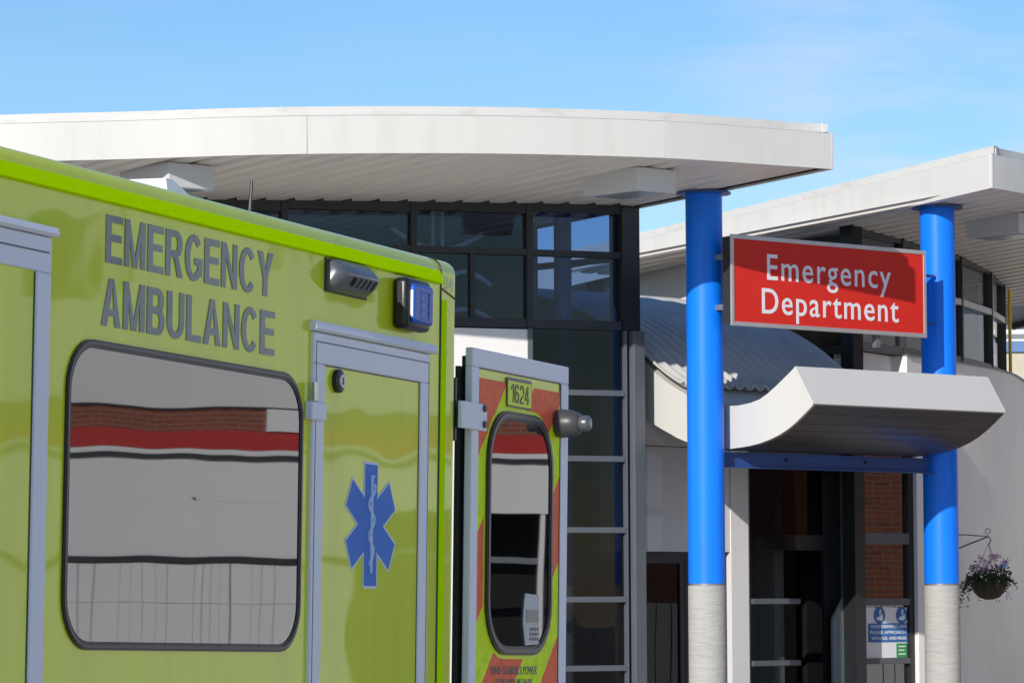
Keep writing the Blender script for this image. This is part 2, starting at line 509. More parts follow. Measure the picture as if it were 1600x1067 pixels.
# grotesque capitals and figures drawn stroke by stroke: unit height, own width
def glyph(ch, tv, th):
    """list of convex polygons (x,z) for one letter, and its width"""
    P = []
    def rc(x0, x1, z0, z1): P.append([(x0, z0), (x1, z0), (x1, z1), (x0, z1)])
    def qd(*p): P.append(list(p))
    def arc(cx, cz, rx, rz, a0, a1, n=14):
        ix, iz = rx - tv, rz - th
        for k in range(n):
            a, b = R(a0 + (a1 - a0) * k / n), R(a0 + (a1 - a0) * (k + 1) / n)
            P.append([(cx + rx * math.cos(a), cz + rz * math.sin(a)), (cx + rx * math.cos(b), cz + rz * math.sin(b)),
                      (cx + ix * math.cos(b), cz + iz * math.sin(b)), (cx + ix * math.cos(a), cz + iz * math.sin(a))])
    if ch == 'E':
        w = .70; rc(0, tv, 0, 1); rc(tv, w, 1 - th, 1); rc(tv, w * .94, .46, .46 + th); rc(tv, w, 0, th)
    elif ch == 'L':
        w = .66; rc(0, tv, 0, 1); rc(tv, w, 0, th)
    elif ch == 'M':
        w = .90; s_ = tv * .95; rc(0, s_, 0, 1); rc(w - s_, w, 0, 1)
        qd((s_, 1), (s_, .62), (w / 2 - s_ * .5, 0), (w / 2, 0), (w / 2, .22)); qd((w - s_, 1), (w / 2, .22), (w / 2, 0), (w / 2 + s_ * .5, 0), (w - s_, .62))
    elif ch == 'N':
        w = .76; rc(0, tv * .95, 0, 1); rc(w - tv * .95, w, 0, 1); qd((tv * .95, 1), (tv * .95, .66), (w - tv * .95, 0), (w - tv * .95, .34))
    elif ch == 'R':
        w = .78; rc(0, tv, 0, 1); rc(tv, .46, 1 - th, 1); rc(tv, .46, .42, .42 + th); arc(.46, .71, .29, .29, -90, 90)
        qd((.36, .42), (.54, 0), (.78, 0), (.58, .42))
    elif ch == 'B':
        w = .76; rc(0, tv, 0, 1); rc(tv, .46, 1 - th, 1); rc(tv, .48, .45, .45 + th); rc(tv, .48, 0, th)
        arc(.46, .725, .26, .275, -90, 90); arc(.47, .29, .29, .29, -90, 90)
    elif ch in 'CG':
        w = .80; arc(.41, .5, .41, .51, 40 if ch == 'C' else 42, 320 if ch == 'C' else 318, 26)
        if ch == 'G':
            rc(w - tv * .95, w, .12, .50); rc(.44, w - tv * .95, .50 - th, .50)
    elif ch == 'U':
        w = .76; rc(0, tv, .36, 1); rc(w - tv, w, .36, 1); arc(.38, .36, .38, .37, 180, 360, 16)
    elif ch == 'A':
        w = .80; qd((0, 0), (tv * 1.05, 0), (.44, .82), (.44, 1), (.30, 1)); qd((w, 0), (.50, 1), (.44, 1), (.44, .82), (w - tv * 1.05, 0)); rc(.22, .60, .22, .22 + th)
    elif ch == 'Y':
        w = .78; rc(.39 - tv / 2, .39 + tv / 2, 0, .42); qd((0, 1), (.39 - tv / 2, .42), (.39, .42), (.39, .58), (tv * 1.15, 1)); qd((w, 1), (w - tv * 1.15, 1), (.39, .58), (.39, .42), (.39 + tv / 2, .42))
    elif ch == '1':
        w = .38; rc(w - tv, w, 0, 1); qd((0, .68), (w - tv, .80), (w - tv, 1), (0, .80))
    elif ch == '6':
        w = .56; arc(.28, .31, .28, .31, 0, 360, 26); rc(0, tv, .31, .70); arc(.28, .70, .28, .30, 25, 180, 14)
    elif ch == '2':
        w = .56; arc(.28, .70, .28, .30, -25, 170, 16); qd((0, th), (tv * 1.15, th), (.56, .60), (.50, .54), (.33, .44)); rc(0, w, 0, th)
    elif ch == '4':
        w = .58; rc(.34, .34 + tv, 0, 1); rc(0, .34, .22, .22 + th); rc(.34 + tv, w, .22, .22 + th); qd((0, .22 + th), (tv * .9, .22 + th), (.34, .72), (.34, 1))
    elif ch == '9':
        w = .56; arc(.28, .69, .28, .31, 0, 360, 26); rc(w - tv, w, .30, .69); arc(.28, .30, .28, .30, 205, 360, 14)
    else:
        w = .4
    return P, w

def stroke_text(body, mat, parent, bl, tr, y, tv=.225, th=.148, gap=.10, depth=.0015):
    """one mesh of lettering fitted between lower-left and upper-right corners (x,z), facing -y"""
    x, polys = 0.0, []
    for ch in body:
        P, w = glyph(ch, tv, th)
        polys += [[(px + x, pz) for px, pz in p] for p in P]
        x += w + gap
    W = x - gap
    sx, sz = (tr[0] - bl[0]) / W, tr[1] - bl[1]
    mb = MB()
    for k, p in enumerate(polys):
        q = [(bl[0] + px * sx, bl[1] + pz * sz) for px, pz in p]
        yy = y - depth - .00012 * (k % 5)
        n = len(q)
        mb.add([(a, yy, b) for a, b in q] + [(a, y, b) for a, b in q],
               [list(range(n))] + [[i, (i + 1) % n, n + (i + 1) % n, n + i] for i in range(n)])
    return mb.build('lettering', mat, parent)

# ------------------------------------------------------------------ ground
g = MB()
g.add([(-600, -300, 0), (600, -300, 0), (600, 1500, 0), (-600, 1500, 0)], [[0, 1, 2, 3]])
structure(g.build('road', 'asphalt'))
# hospital frame: x = along the entrance front, y = depth into the site (away from the viewer)
HA = R(42.0)
HO = Vector((2.12, 41.4, 0))
def hpos(e, d):
    return HO + Vector((math.cos(HA) * e - math.sin(HA) * d, math.sin(HA) * e + math.cos(HA) * d, 0))
def hthing(name, e, d, label, cat, group=None):
    o = empty(name, hpos(e, d), HA)
    tag(o, label, cat, group)
    return o
pv = MB().box(-16, 18, -2.6, 14, -.3, .12).build('pavement', 'paving', None)
pv.location = HO; pv.rotation_euler = (0, 0, HA); structure(pv)

# ------------------------------------------------------------------ hospital wings
SL = math.tan(R(3.5))
def zsL(d): return 6.216 + SL * (-d - 1.854)
def zsR(d): return 6.20 + SL * (-d)
def interp(tab, e):
    if e <= tab[0][0]:
        (a, b), (c, d) = tab[0], tab[1]
    elif e >= tab[-1][0]:
        (a, b), (c, d) = tab[-2], tab[-1]
    else:
        for k in range(len(tab) - 1):
            if tab[k][0] <= e <= tab[k + 1][0]:
                (a, b), (c, d) = tab[k], tab[k + 1]; break
    return b + (d - b) * (e - a) / (c - a)
def smooth_tab(ctrl, step=.2):
    """Catmull-Rom through control points -> dense polyline"""
    out = []
    n = len(ctrl)
    for i in range(n - 1):
        p0 = ctrl[max(0, i - 1)]; p1 = ctrl[i]; p2 = ctrl[i + 1]; p3 = ctrl[min(n - 1, i + 2)]
        m = max(2, int(math.dist(p1, p2) / step))
        for k in range(m):
            t = k / m
            out.append(tuple(.5 * ((2 * b) + (c - a) * t + (2 * a - 5 * b + 4 * c - d) * t * t + (-a + 3 * b - 3 * c + d) * t ** 3)
                             for a, b, c, d in zip(p0, p1, p2, p3)))
    out.append(tuple(ctrl[-1]))
    return out

# front edge of the left roof, (e, d)
FL = smooth_tab([(-13.2, 9.0), (-12.0, 6.2), (-10.6, 4.2), (-9.2, 2.75), (-8.12, 1.735), (-7.09, .99), (-6.08, .22), (-4.97, -.44), (-3.75, -1.01), (-2.39, -1.468), (-1.617, -1.63), (-.77, -1.738), (.116, -1.854)], .25)
BACK = 11.0
def wallL(e): return -(-.00992 * e * e + .32965 * e - 1.0244)

def roof(thing, front, side, zs, mirror, seams):
    """front: plan polyline of the curved front edge; side: straight edge running back; builds fascia, cap, deck, ribbed soffit"""
    out = front + side                       # left wing: left->right along the arc, then back along the side
    d = 1 if not mirror else -1
    pts = out if not mirror else out[::-1]
    th = .03
    # lower fascia, in panels with open joints over a dark backing
    cuts = [0] + [min(range(len(pts)), key=lambda i: math.dist(pts[i], s)) for s in seams] + [len(pts) - 1]
    cuts = sorted(set(cuts))
    for a, b in zip(cuts[:-1], cuts[1:]):
        seg = list(pts[a:b + 1])
        def trim(p, q, t):
            l = math.dist(p, q); return (p[0] + (q[0] - p[0]) * t / l, p[1] + (q[1] - p[1]) * t / l)
        if a != 0: seg[0] = trim(seg[0], seg[1], .002)
        if b != len(pts) - 1: seg[-1] = trim(seg[-1], seg[-2], .002)
        MB().wallstrip(seg, lambda x, y: zs(y), lambda x, y: zs(y) + .385, th).build('fascia_panel', 'fascia', thing, base=BASE, smooth=30, bevel=.003)
    def inset(poly, t):
        n = len(poly); r = []
        for i, (x, y) in enumerate(poly):
            a = poly[max(0, i - 1)]; b = poly[min(n - 1, i + 1)]
            dx, dy = b[0] - a[0], b[1] - a[1]; l = math.hypot(dx, dy)
            r.append((x - dy / l * t, y + dx / l * t))
        return r
    MB().wallstrip(inset(pts, .034), lambda x, y: zs(y) + .02, lambda x, y: zs(y) + .37, .02).build('fascia_backing', 'black_frame', thing, base=BASE)
    MB().wallstrip(inset(pts, .07), lambda x, y: zs(y) + .36, lambda x, y: zs(y) + .49, .05).build('roof_cap', 'fascia_cap', thing, base=BASE, smooth=30)
    ins = inset(pts, .06)
    b = MB()
    k = len(ins)
    xs = [p[0] for p in ins]
    back = [(max(xs), BACK), (min(xs), BACK)] if not mirror else [(max(xs), BACK), (min(xs), BACK)]
    poly = ins + [p for p in back if math.dist(p, ins[-1]) > .05 and math.dist(p, ins[0]) > .05]
    n = len(poly)
    v = [(x, y, zs(y) + .09) for x, y in poly] + [(x, y, zs(y) + .40) for x, y in poly]
    tris = tessellate_polygon([[Vector((x, y, 0)) for x, y in poly]])
    b.add(v, [list(t) for t in tris] + [[n + i for i in t] for t in tris] + [[i, (i + 1) % n, n + (i + 1) % n, n + i] for i in range(n)])
    b.build('roof_deck', 'grey_metal', thing, base=BASE)

BASE = (0, 0, 0)
lw = hthing('hospital_wing', -4.5, 4.0, 'white curved roofed hospital wing with dark clerestory windows behind the ambulance', 'building', 'hospital wings either side of the entrance')
BASE = (-4.5, 4.0, 0)
roof(lw, FL, [(.114, -1.3), (.11, 0), (.09, 1.5), (.04, 5), (0, BACK)], zsL, False, [(-5.62, -.1), (-2.2, -1.5), (-9.0, 2.6), (.116, -1.854)])
# ribbed soffit: ribs run straight back from the front edge
def soffit(thing, tabf, e0, e1, zs, dback=6.0, side=None):
    b = MB()
    per, e = .30, e0
    prof = []
    while e < e1 - 1e-6:
        for de, h in ((0, .055), (.045, .055), (.06, .012), (.235, .012), (.25, .055)):
            if e + de < e1: prof.append((e + de, h))
        e += per
    prof.append((e1, .055))
    v, f = [], []
    for (x, h) in prof:
        df = tabf(x) + .035
        v += [(x, df, zs(df) + h), (x, dback, zs(dback) + h)]
    for i in range(len(prof) - 1):
        f.append([2 * i, 2 * i + 2, 2 * i + 3, 2 * i + 1])
    b.add(v, f)
    return b.build('soffit', 'soffit', thing, base=BASE)
FLs = sorted(FL)
soffit(lw, lambda e: interp(FLs, e), -12.0, .035, zsL)

def wing_glazing(thing, wall, mull, extra, zs, head_gap, rows, sill, names=True, frame='black_frame', glassm='glass', transom='black_frame', mw=.07, topm='black_frame'):
    """clerestory: mullions at plan positions, panes flat between them"""
    zsill, ztr0, ztr1 = rows
    for i in range(len(mull) - 1):
        a, b = mull[i], mull[i + 1]
        pa, pb = (a, wall(a)), (b, wall(b))
        win = MB()
        dx, dy = pb[0] - pa[0], pb[1] - pa[1]; l = math.hypot(dx, dy); ux, uy = dx / l, dy / l
        def P(t, off): return (pa[0] + ux * t - uy * off, pa[1] + uy * t + ux * off)
        h0 = zs(pa[1]) - head_gap
        # frame: sill rail, transom, head
        def rail(z0, z1a, z1b, o0, o1):
            q = [P(0, o0), P(l, o0), P(l, o1), P(0, o1)]
            zz = [z1a, z1b, z1b, z1a]
            win.add([(x, y, z0) for x, y in q] + [(x, y, z) for (x, y), z in zip(q, zz)],
                    [[3, 2, 1, 0], [4, 5, 6, 7], [0, 1, 5, 4], [1, 2, 6, 5], [2, 3, 7, 6], [3, 0, 4, 7]])
        rail(zsill - .05, zsill + .05, zsill + .05, -.05, .08)
        rail(h0, zs(pa[1]) + .045, zs(pb[1]) + .045, -.045, .075)
        for t0 in (0,):
            q = [P(-mw / 2, -.06), P(mw / 2, -.06), P(mw / 2, .09), P(-mw / 2, .09)]
            win.add([(x, y, zsill - .05) for x, y in q] + [(x, y, zs(pa[1]) + .05) for x, y in q],
                    [[3, 2, 1, 0], [4, 5, 6, 7], [0, 1, 5, 4], [1, 2, 6, 5], [2, 3, 7, 6], [3, 0, 4, 7]])
        for xm in extra:
            if a < xm < b:
                t = (xm - a) / (b - a) * l
                q = [P(t - mw * .4, -.04), P(t + mw * .4, -.04), P(t + mw * .4, .07), P(t - mw * .4, .07)]
                win.add([(x, y, zsill + .05) for x, y in q] + [(x, y, ztr0) for x, y in q],
                        [[3, 2, 1, 0], [4, 5, 6, 7], [0, 1, 5, 4], [1, 2, 6, 5], [2, 3, 7, 6], [3, 0, 4, 7]])
        w = win.build('window', frame, thing, base=BASE)
        tr = MB(); win = tr
        rail(ztr0, ztr1, ztr1, -.055, .06)
        tr.build('transom', transom, w, base=BASE)
        for z0, z1 in ((zsill + .05, ztr0), (ztr1, h0)):
            q = [P(mw / 2, 0), P(l - mw / 2, 0)]
            gl = MB().add([(q[0][0], q[0][1], z0), (q[1][0], q[1][1], z0), (q[1][0], q[1][1], z1), (q[0][0], q[0][1], z1)], [[0, 1, 2, 3]])
            gl.build('pane', glassm, w, base=BASE)

wing_glazing(lw, wallL, [-9.6, -8.2, -6.7, -5.3, -3.94, -2.57, -1.29, -.24], [-1.92, -4.65, -6.05], zsL, .07, (4.695, 5.448, 5.518), True)
# corner posts and lower glazed bay
MB().box(-.24, .03, wallL(-.24) - .05, wallL(-.24) + .16, 4.64, zsL(1.1) + .05).build('corner_post', 'black_frame', lw, base=BASE)
MB().box(-.136, .03, .98, 1.16, 0, 4.64).build('corner_post', 'slate_frame', lw, base=BASE, bevel=.006)
bw = MB()
def wrail(mb, e0, e1, z0, z1, o0=-.05, o1=.06):
    p = [(e0, wallL(e0)), (e1, wallL(e1))]
    dx, dy = p[1][0] - p[0][0], p[1][1] - p[0][1]; l = math.hypot(dx, dy); ux, uy = dx / l, dy / l
    q = [(p[0][0] - uy * o0, p[0][1] + ux * o0), (p[1][0] - uy * o0, p[1][1] + ux * o0), (p[1][0] - uy * o1, p[1][1] + ux * o1), (p[0][0] - uy * o1, p[0][1] + ux * o1)]
    mb.add([(x, y, z0) for x, y in q] + [(x, y, z1) for x, y in q], [[3, 2, 1, 0], [4, 5, 6, 7], [0, 1, 5, 4], [1, 2, 6, 5], [2, 3, 7, 6], [3, 0, 4, 7]])
bay = MB()
wrail(bay, -1.31, -1.26, 0.1, 4.64); wrail(bay, -.212, -.182, .1, 4.64, -.06, .06)
wrail(bay, -1.26, -.212, .1, .2)
bayo = bay.build('lower_window', 'slate_frame', lw, base=BASE)
zl = (.896, 1.654, 2.42, 3.21, 3.94)
for z in zl:
    b = MB(); wrail(b, -1.26, -.212, z - .032, z + .032, -.07, .05)
    b.build('glazing_bar', 'grey_bar', bayo, base=BASE, bevel=.005)
zb = [.2, *zl, 4.64]
for z0, z1 in zip(zb[:-1], zb[1:]):
    MB().add([(-1.26, wallL(-1.26), z0), (-.212, wallL(-.212), z0), (-.212, wallL(-.212), z1), (-1.26, wallL(-1.26), z1)], [[0, 1, 2, 3]]).build('pane', 'glass_dark', bayo, base=BASE)
MB().add([(-.182, wallL(-.182), .1), (-.136, wallL(-.136), .1), (-.136, wallL(-.136), 4.64), (-.182, wallL(-.182), 4.64)], [[0, 1, 2, 3]]).build('pane', 'glass_dark', bayo, base=BASE)
# white rendered wall below the clerestory
pts = [(e, wallL(e) - .03) for e in [-9.9 + .43 * k for k in range(21)] if e < -1.35] + [(-1.315, wallL(-1.315) - .03)]
MB().wallstrip(pts, 0, 4.63, .25).build('wall', 'render', lw, base=BASE, smooth=30)
# side return facing the passage: glass near the corner, solid behind
MB().box(-.04, .02, 2.75, 2.87, 0, zsL(2.8) + .06).build('side_mullion', 'black_frame', lw, base=BASE)
MB().box(-.05, .03, 1.17, 2.75, 4.64, 4.74).build('side_rail', 'black_frame', lw, base=BASE)
sw = MB().box(-.04, .02, 1.17, 2.75, 5.448, 5.518).build('side_window', 'black_frame', lw, base=BASE)
for z0, z1, gm in ((4.74, 5.448, 'glass'), (5.518, 6.05, 'glass'), (.1, 4.64, 'glass_dark')):
    MB().add([(0, 1.17, z0), (0, 2.75, z0), (0, 2.75, z1), (0, 1.17, z1)], [[0, 1, 2, 3]]).build('pane', gm, sw, base=BASE)
MB().wallstrip([(.02, 2.87), (-.02, BACK)], 0, lambda x, y: zsL(y) + .06, -.12).build('side_wall', 'dark_metal', lw, base=BASE)
# interior
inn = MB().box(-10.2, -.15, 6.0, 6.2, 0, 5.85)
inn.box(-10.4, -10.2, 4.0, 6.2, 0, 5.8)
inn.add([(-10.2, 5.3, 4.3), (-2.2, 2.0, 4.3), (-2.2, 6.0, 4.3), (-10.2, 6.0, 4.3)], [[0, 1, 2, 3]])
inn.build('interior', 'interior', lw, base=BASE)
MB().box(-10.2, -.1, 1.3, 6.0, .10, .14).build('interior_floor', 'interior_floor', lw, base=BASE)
# roof truss members seen through the clerestory
for e0, e1, z0, sag, vert in ((-2.55, -1.32, 5.74, -.20, True), (-1.95, -1.30, 5.16, .14, False), (-1.95, -1.30, 4.78, .10, False), (-3.6, -2.6, 5.2, .12, False)):
    tr = MB()
    dd = wallL((e0 + e1) / 2) + .55
    arc = [(e0 + (e1 - e0) * t / 12, dd - .12 * (t / 12 - .5), z0 + sag * math.sin(math.pi * t / 12)) for t in range(13)]
    tr.tube(arc, .028, 8)
    if vert:
        for q in (-.07, .07): tr.tube([((e0 + e1) / 2 + q, dd, z0 + sag), ((e0 + e1) / 2 + q, dd, 5.98)], .022, 6)
    tr.build('roof_truss', 'lightbox', lw, base=BASE, smooth=40)
# things standing inside the lower window
fu = MB()
fu.box(-.98, -.86, 1.75, 1.78, 3.30, 3.86); fu.box(-.62, -.50, 1.75, 1.78, 3.30, 3.86)
fu.build('curtain', 'lightbox', lw, base=BASE)
MB().box(-1.1, -.5, 1.9, 2.3, .95, 1.02).box(-.95, -.7, 2.0, 2.04, 1.02, 1.3).build('desk', 'grey_metal', lw, base=BASE)
MB().box(-1.15, -.75, 2.3, 2.34, 2.0, 2.3).build('notice_board', 'clad_grey', lw, base=BASE)

# ---- right wing
rw = hthing('hospital_wing', 8.0, 4.0, 'white hospital wing with curved end wall and silver banded clerestory at the right', 'building', 'hospital wings either side of the entrance')
BASE = (8.0, 4.0, 0)
FR = smooth_tab([(3.27, -1.34), (3.97, -1.22), (5.1, -.92), (6.5, -.40), (8.1, .40), (10.0, 1.6), (12.0, 3.3), (13.6, 5.4), (14.6, 8.0)], .25)
side = [(3.37, -.6), (3.51, .4), (3.73, 2.0), (4.13, 4.85), (4.98, BACK)]
ptsR = side[::-1] + FR
roof(rw, ptsR, [], zsR, False, [(3.27, -1.34), (8.1, .40)])
FRs = sorted(FR)
soffit(rw, lambda e: interp(FRs, e) if e > 3.38 else -.5, 3.38, 13.6, zsR)
WR = smooth_tab([(4.10, 1.60), (4.98, 1.88), (6.09, 2.32), (7.39, 2.80), (8.3, 3.24), (9.08, 3.73), (9.85, 4.26), (10.6, 4.80), (11.0, 5.4), (11.1, 6.3)], .2)
WRs = sorted(WR)
def wallR(e): return interp(WRs, e)
wing_glazing(rw, wallR, [4.2, 5.5, 6.6, 7.42, 9.0, 10.3, 10.62], [], zsR, .07, (4.70, 5.41, 5.49), True, glassm='glass', transom='silver_bar')
WRo = smooth_tab([(5.48, 1.97), (6.3, 2.24), (7.6, 2.74), (8.9, 3.36), (10.1, 4.12), (11.85, 5.45), (13.0, 6.7), (13.6, 8.0)], .2)
MB().wallstrip(WRo, 0, 4.64, .25).build('wall', 'render', rw, base=BASE, smooth=30)
MB().wallstrip([(p[0], p[1] - .03) for p in WRo], 4.64, 4.66, 1.0).build('wall_ledge', 'slate_frame', rw, base=BASE)
MB().box(4.0, 4.18, 1.50, 1.70, 0, zsR(1.6) + .05).build('corner_post', 'black_frame', rw, base=BASE)
SWP = [(4.10, 1.70), (4.25, 3.05)]
sw = MB().wallstrip(SWP, 5.41, 5.475, .06).wallstrip(SWP, 4.6, 4.7, .07).wallstrip([(4.245, 3.0), (4.26, 3.1)], 4.6, 6.05, .1)
sw = sw.build('side_window', 'black_frame', rw, base=BASE)
MB().add([(4.09, 1.7, 4.7), (4.24, 3.0, 4.7), (4.24, 3.0, 6.05), (4.09, 1.7, 6.05)], [[0, 1, 2, 3]]).build('pane', 'glass_dark', sw, base=BASE)
MB().wallstrip([(4.26, 3.1), (4.55, 5.4), (5.25, BACK)], 0, lambda x, y: zsR(y) + .06, -.15).build('side_wall', 'render', rw, base=BASE)
MB().wallstrip([(4.16, 1.72), (4.8, 1.93), (5.5, 2.2)], 3.75, 4.64, .2).build('wall', 'render', rw, base=BASE)
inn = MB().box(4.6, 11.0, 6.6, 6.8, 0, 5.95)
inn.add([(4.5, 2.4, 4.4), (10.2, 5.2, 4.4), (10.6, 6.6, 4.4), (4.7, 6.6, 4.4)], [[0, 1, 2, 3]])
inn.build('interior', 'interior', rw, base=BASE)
MB().wallstrip([(9.7, 4.32), (10.2, 5.4), (10.5, 6.6)], 4.4, 5.9, .1).build('added_partition', 'panel', rw, base=BASE)  # added to hide sky and give the panes a greyish reflection

# ------------------------------------------------------------------ blue columns
def column(e, d, ztop, label, r=.203, paint='blue'):
    t = hthing('blue_column', e, d, label, 'column', 'blue columns on concrete bases')
    MB().lathe([(r + .004, .1), (r + .004, 1.80)], seg=40).build('concrete_base', 'concrete', t, smooth=40)
    MB().lathe([(r - .006, 1.80), (r - .006, 1.822)], seg=40).build('joint_ring', 'grey_metal', t, smooth=40)
    MB().lathe([(r, 1.822), (r, ztop - .022)], seg=48).build('shaft', paint, t, smooth=40)
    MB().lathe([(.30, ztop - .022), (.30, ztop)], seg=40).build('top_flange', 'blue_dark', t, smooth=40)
    return t
column(0, 0, zsL(0) + .014, 'left blue column between the grey framed window corner and the red sign')
column(3.85, 0, zsR(0) + .014, 'right blue column beside the hanging flower basket')
column(-.41, 1.85, zsL(1.85) + .014, 'slim blue column standing indoors behind the tall grey barred window', .10, 'blue_dark')  # put in for the blue upright in the glazing; darker paint dims it

# ------------------------------------------------------------------ cross beam
cb = hthing('cross_beam', 1.9, 0, 'blue steel beam under the canopy linking the two blue columns', 'beam')
BASE = (1.9, 0, 0)
bm_ = MB().box(.19, 3.66, -.012, .012, 3.105, 3.255)
bm_.box(.19, 3.66, -.075, .075, 3.095, 3.107)
bm_.box(.19, 3.66, -.075, .075, 3.253, 3.265)
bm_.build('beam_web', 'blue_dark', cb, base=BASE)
for e in (1.25, 2.55):
    MB().lathe([(.018, -.03), (.018, 0)], (e, -.012, 3.2), 10, 'y').build('bolt', 'dark_metal', cb, base=BASE)

# ------------------------------------------------------------------ sign
sg = hthing('department_sign', 1.67 - .155, -.28 - .14, 'red sign reading Emergency Department in white letters, hung between blue columns', 'sign')
BASE = (1.67, -.28, 0)
sg.location.z = -.018
MB().box(.10, 3.22, -.335, -.20, 4.66, 5.61).build('sign_box', 'dark_metal', sg, base=BASE)
fr = MB()
fr.box(.075, 3.25, -.355, -.335, 5.590, 5.637); fr.box(.075, 3.25, -.355, -.335, 4.637, 4.684)
fr.box(.075, .122, -.355, -.335, 4.684, 5.590); fr.box(3.203, 3.25, -.355, -.335, 4.684, 5.590)
fr.build('sign_frame', 'sign_frame', sg, base=BASE, bevel=.004)
MB().box(.122, 3.203, -.345, -.336, 4.684, 5.590).build('sign_panel', 'sign_red', sg, base=BASE)
for z in (4.85, 5.4):
    MB().box(.12, .22, -.20, -.03, z - .03, z + .03).build('bracket', 'grey_metal', sg, base=BASE)
    MB().box(3.13, 3.80, -.0, .04, z - .015, z + .015).box(3.13, 3.20, -.20, -.03, z - .03, z + .03).build('bracket', 'blue_dark', sg, base=BASE)
MB().box(2.45, 2.52, -.30, -.24, 4.50, 4.66).build('bracket', 'grey_metal', sg, base=BASE)
E1 = text_mesh('lettering', 'Emergency', 'white_vinyl', sg, (.645 - BASE[0], 5.072), 2.01, .377, -.3455 - BASE[1], .003, weight=.006, spacing=1.14)
E2 = text_mesh('lettering', 'Department', 'white_vinyl', sg, (.56 - BASE[0], 4.700), 2.22, .37, -.3455 - BASE[1], .003, weight=.006, spacing=1.14)

# ------------------------------------------------------------------ entrance canopy
cn = hthing('entrance_canopy', 1.87, 0, 'white upswept entrance canopy with dark corrugated roof sheet below the red sign', 'canopy')
BASE = (1.87, 0, 0)
top = smooth_tab([(-1.073, 4.149), (-.79, 3.96), (-.54, 3.825), (-.28, 3.777), (-.10, 3.772), (.2, 3.80), (.59, 3.925), (.98, 4.12), (1.27, 4.315), (1.52, 4.49), (1.80, 4.65), (2.1, 4.79), (2.4, 4.90), (3.0, 5.08), (3.75, 5.24), (4.5, 5.33), (5.3, 5.36), (6.3, 5.25)], .12)
bot = smooth_tab([(-1.34, 3.732), (-1.084, 3.552), (-.833, 3.426), (-.53, 3.343), (-.228, 3.308), (.1, 3.305), (.611, 3.401), (.875, 3.504), (1.1, 3.605), (1.3, 3.729), (1.6, 3.95), (1.95, 4.18), (2.3, 4.35), (2.7, 4.49), (3.2, 4.62), (3.98, 4.77), (4.5, 4.83), (5.3, 4.86), (6.3, 4.75)], .12)
CE0, CE1 = .30, 3.44
poly = top + bot[::-1]
MB().prism([(p[0], p[1]) for p in poly], CE0 + .012, CE1 - .012, 'x').build('canopy_core', 'canopy_white', cn, base=BASE, smooth=25)
def cheek(e0, e1):
    MB().prism([(p[0], p[1]) for p in poly], e0, e1, 'x').build('end_panel', 'canopy_white', cn, base=BASE)
cheek(CE0, CE0 + .012)
cheek(CE1 - .012, CE1)
# tip fascia
tp, tb = Vector((0, *top[0])), Vector((0, *bot[0]))
nrm = Vector((0, -(top[0][1] - bot[0][1]), (top[0][0] - bot[0][0]))).normalized()
if nrm.y > 0: nrm = -nrm
q = [tp, tb, tb + nrm * .02, tp + nrm * .02]
MB().prism([(v.y, v.z) for v in q], CE0 - .015, CE1 + .015, 'x').build('front_fascia', 'canopy_white', cn, base=BASE, bevel=.005)
# underside lining: slats
us = MB()
for i in range(len(bot) - 1):
    a, b = bot[i], bot[i + 1]
    l = math.dist(a, b); ux, uz = (b[0] - a[0]) / l, (b[1] - a[1]) / l
    a2 = (a[0] + ux * .002, a[1] + uz * .002); b2 = (b[0] - ux * .002, b[1] - uz * .002)
    off = (uz * .014, -ux * .014)
    us.prism([a2, b2, (b2[0] + off[0], b2[1] + off[1]), (a2[0] + off[0], a2[1] + off[1])], CE0 + .03, CE1 - .03, 'x')
us.build('underside_lining', 'canopy_under', cn, base=BASE)
# corrugated sheet on the back slope
ct = [p for p in top if p[0] > .60]
ct = [(.66, 3.975)] + ct
pitch, amp = .166, .030
ne = int((CE1 - CE0 + .06) / pitch * 10)
v, f = [], []
nrmz = []
for i, p in enumerate(ct):
    a = ct[max(0, i - 1)]; b = ct[min(len(ct) - 1, i + 1)]
    l = math.dist(a, b); nrmz.append((-(b[1] - a[1]) / l, (b[0] - a[0]) / l))
for k in range(ne + 1):
    e = CE0 - .03 + (CE1 - CE0 + .06) * k / ne
    h = .075 + amp * math.cos(2 * math.pi * (e - CE0) / pitch)
    for (p, nn) in zip(ct, nrmz):
        v.append((e, p[0] + nn[0] * h, p[1] + nn[1] * h))
m = len(ct)
for k in range(ne):
    for i in range(m - 1):
        f.append([k * m + i, (k + 1) * m + i, (k + 1) * m + i + 1, k * m + i + 1])
cs = MB().add(v, f).build('corrugated_sheet', 'corrugated', cn, base=BASE, smooth=60)
sd = cs.modifiers.new('thick', 'SOLIDIFY'); sd.thickness = .012
MB().box(.20, .30, -.02, .10, 3.30, 3.80).build('bracket', 'grey_metal', cn, base=BASE, bevel=.006)
MB().box(3.44, 3.66, -.05, .05, 3.40, 3.7).build('bracket', 'grey_metal', cn, base=BASE)

# ------------------------------------------------------------------ entrance screen (doors, side light, white panels)
def XF(x, y, z): return (.7235 + 1.0245 * x, y + .75, z if z < .2 else 1.6 + (z - 1.6) * 1.0185)
es = hthing('entrance_screen', 3.0, 1.75, 'shaded glass entrance doors with white side panels under the curved canopy', 'entrance')
BASE = (3.0, 1.75, 0)
D = 1.0
pn = MB()
pn.box(.065, 1.37, D, D + .12, 2.19, 3.372)
pn.box(-.66, .058, D, D + .12, 2.19, 3.372)
pn.build('wall_panel', 'panel', es, base=BASE, bevel=.004)
MB().box(.065, 1.37, D, D + .12, 3.380, 4.0).build('wall_panel', 'panel', es, base=BASE, bevel=.004)
MB().box(-.66, .058, D, D + .12, 3.380, 4.0).build('wall_panel', 'panel', es, base=BASE)
MB().box(-.66, 1.37, D + .05, D + .1, 2.14, 2.19).build('door_head', 'dark_metal', es, base=BASE)
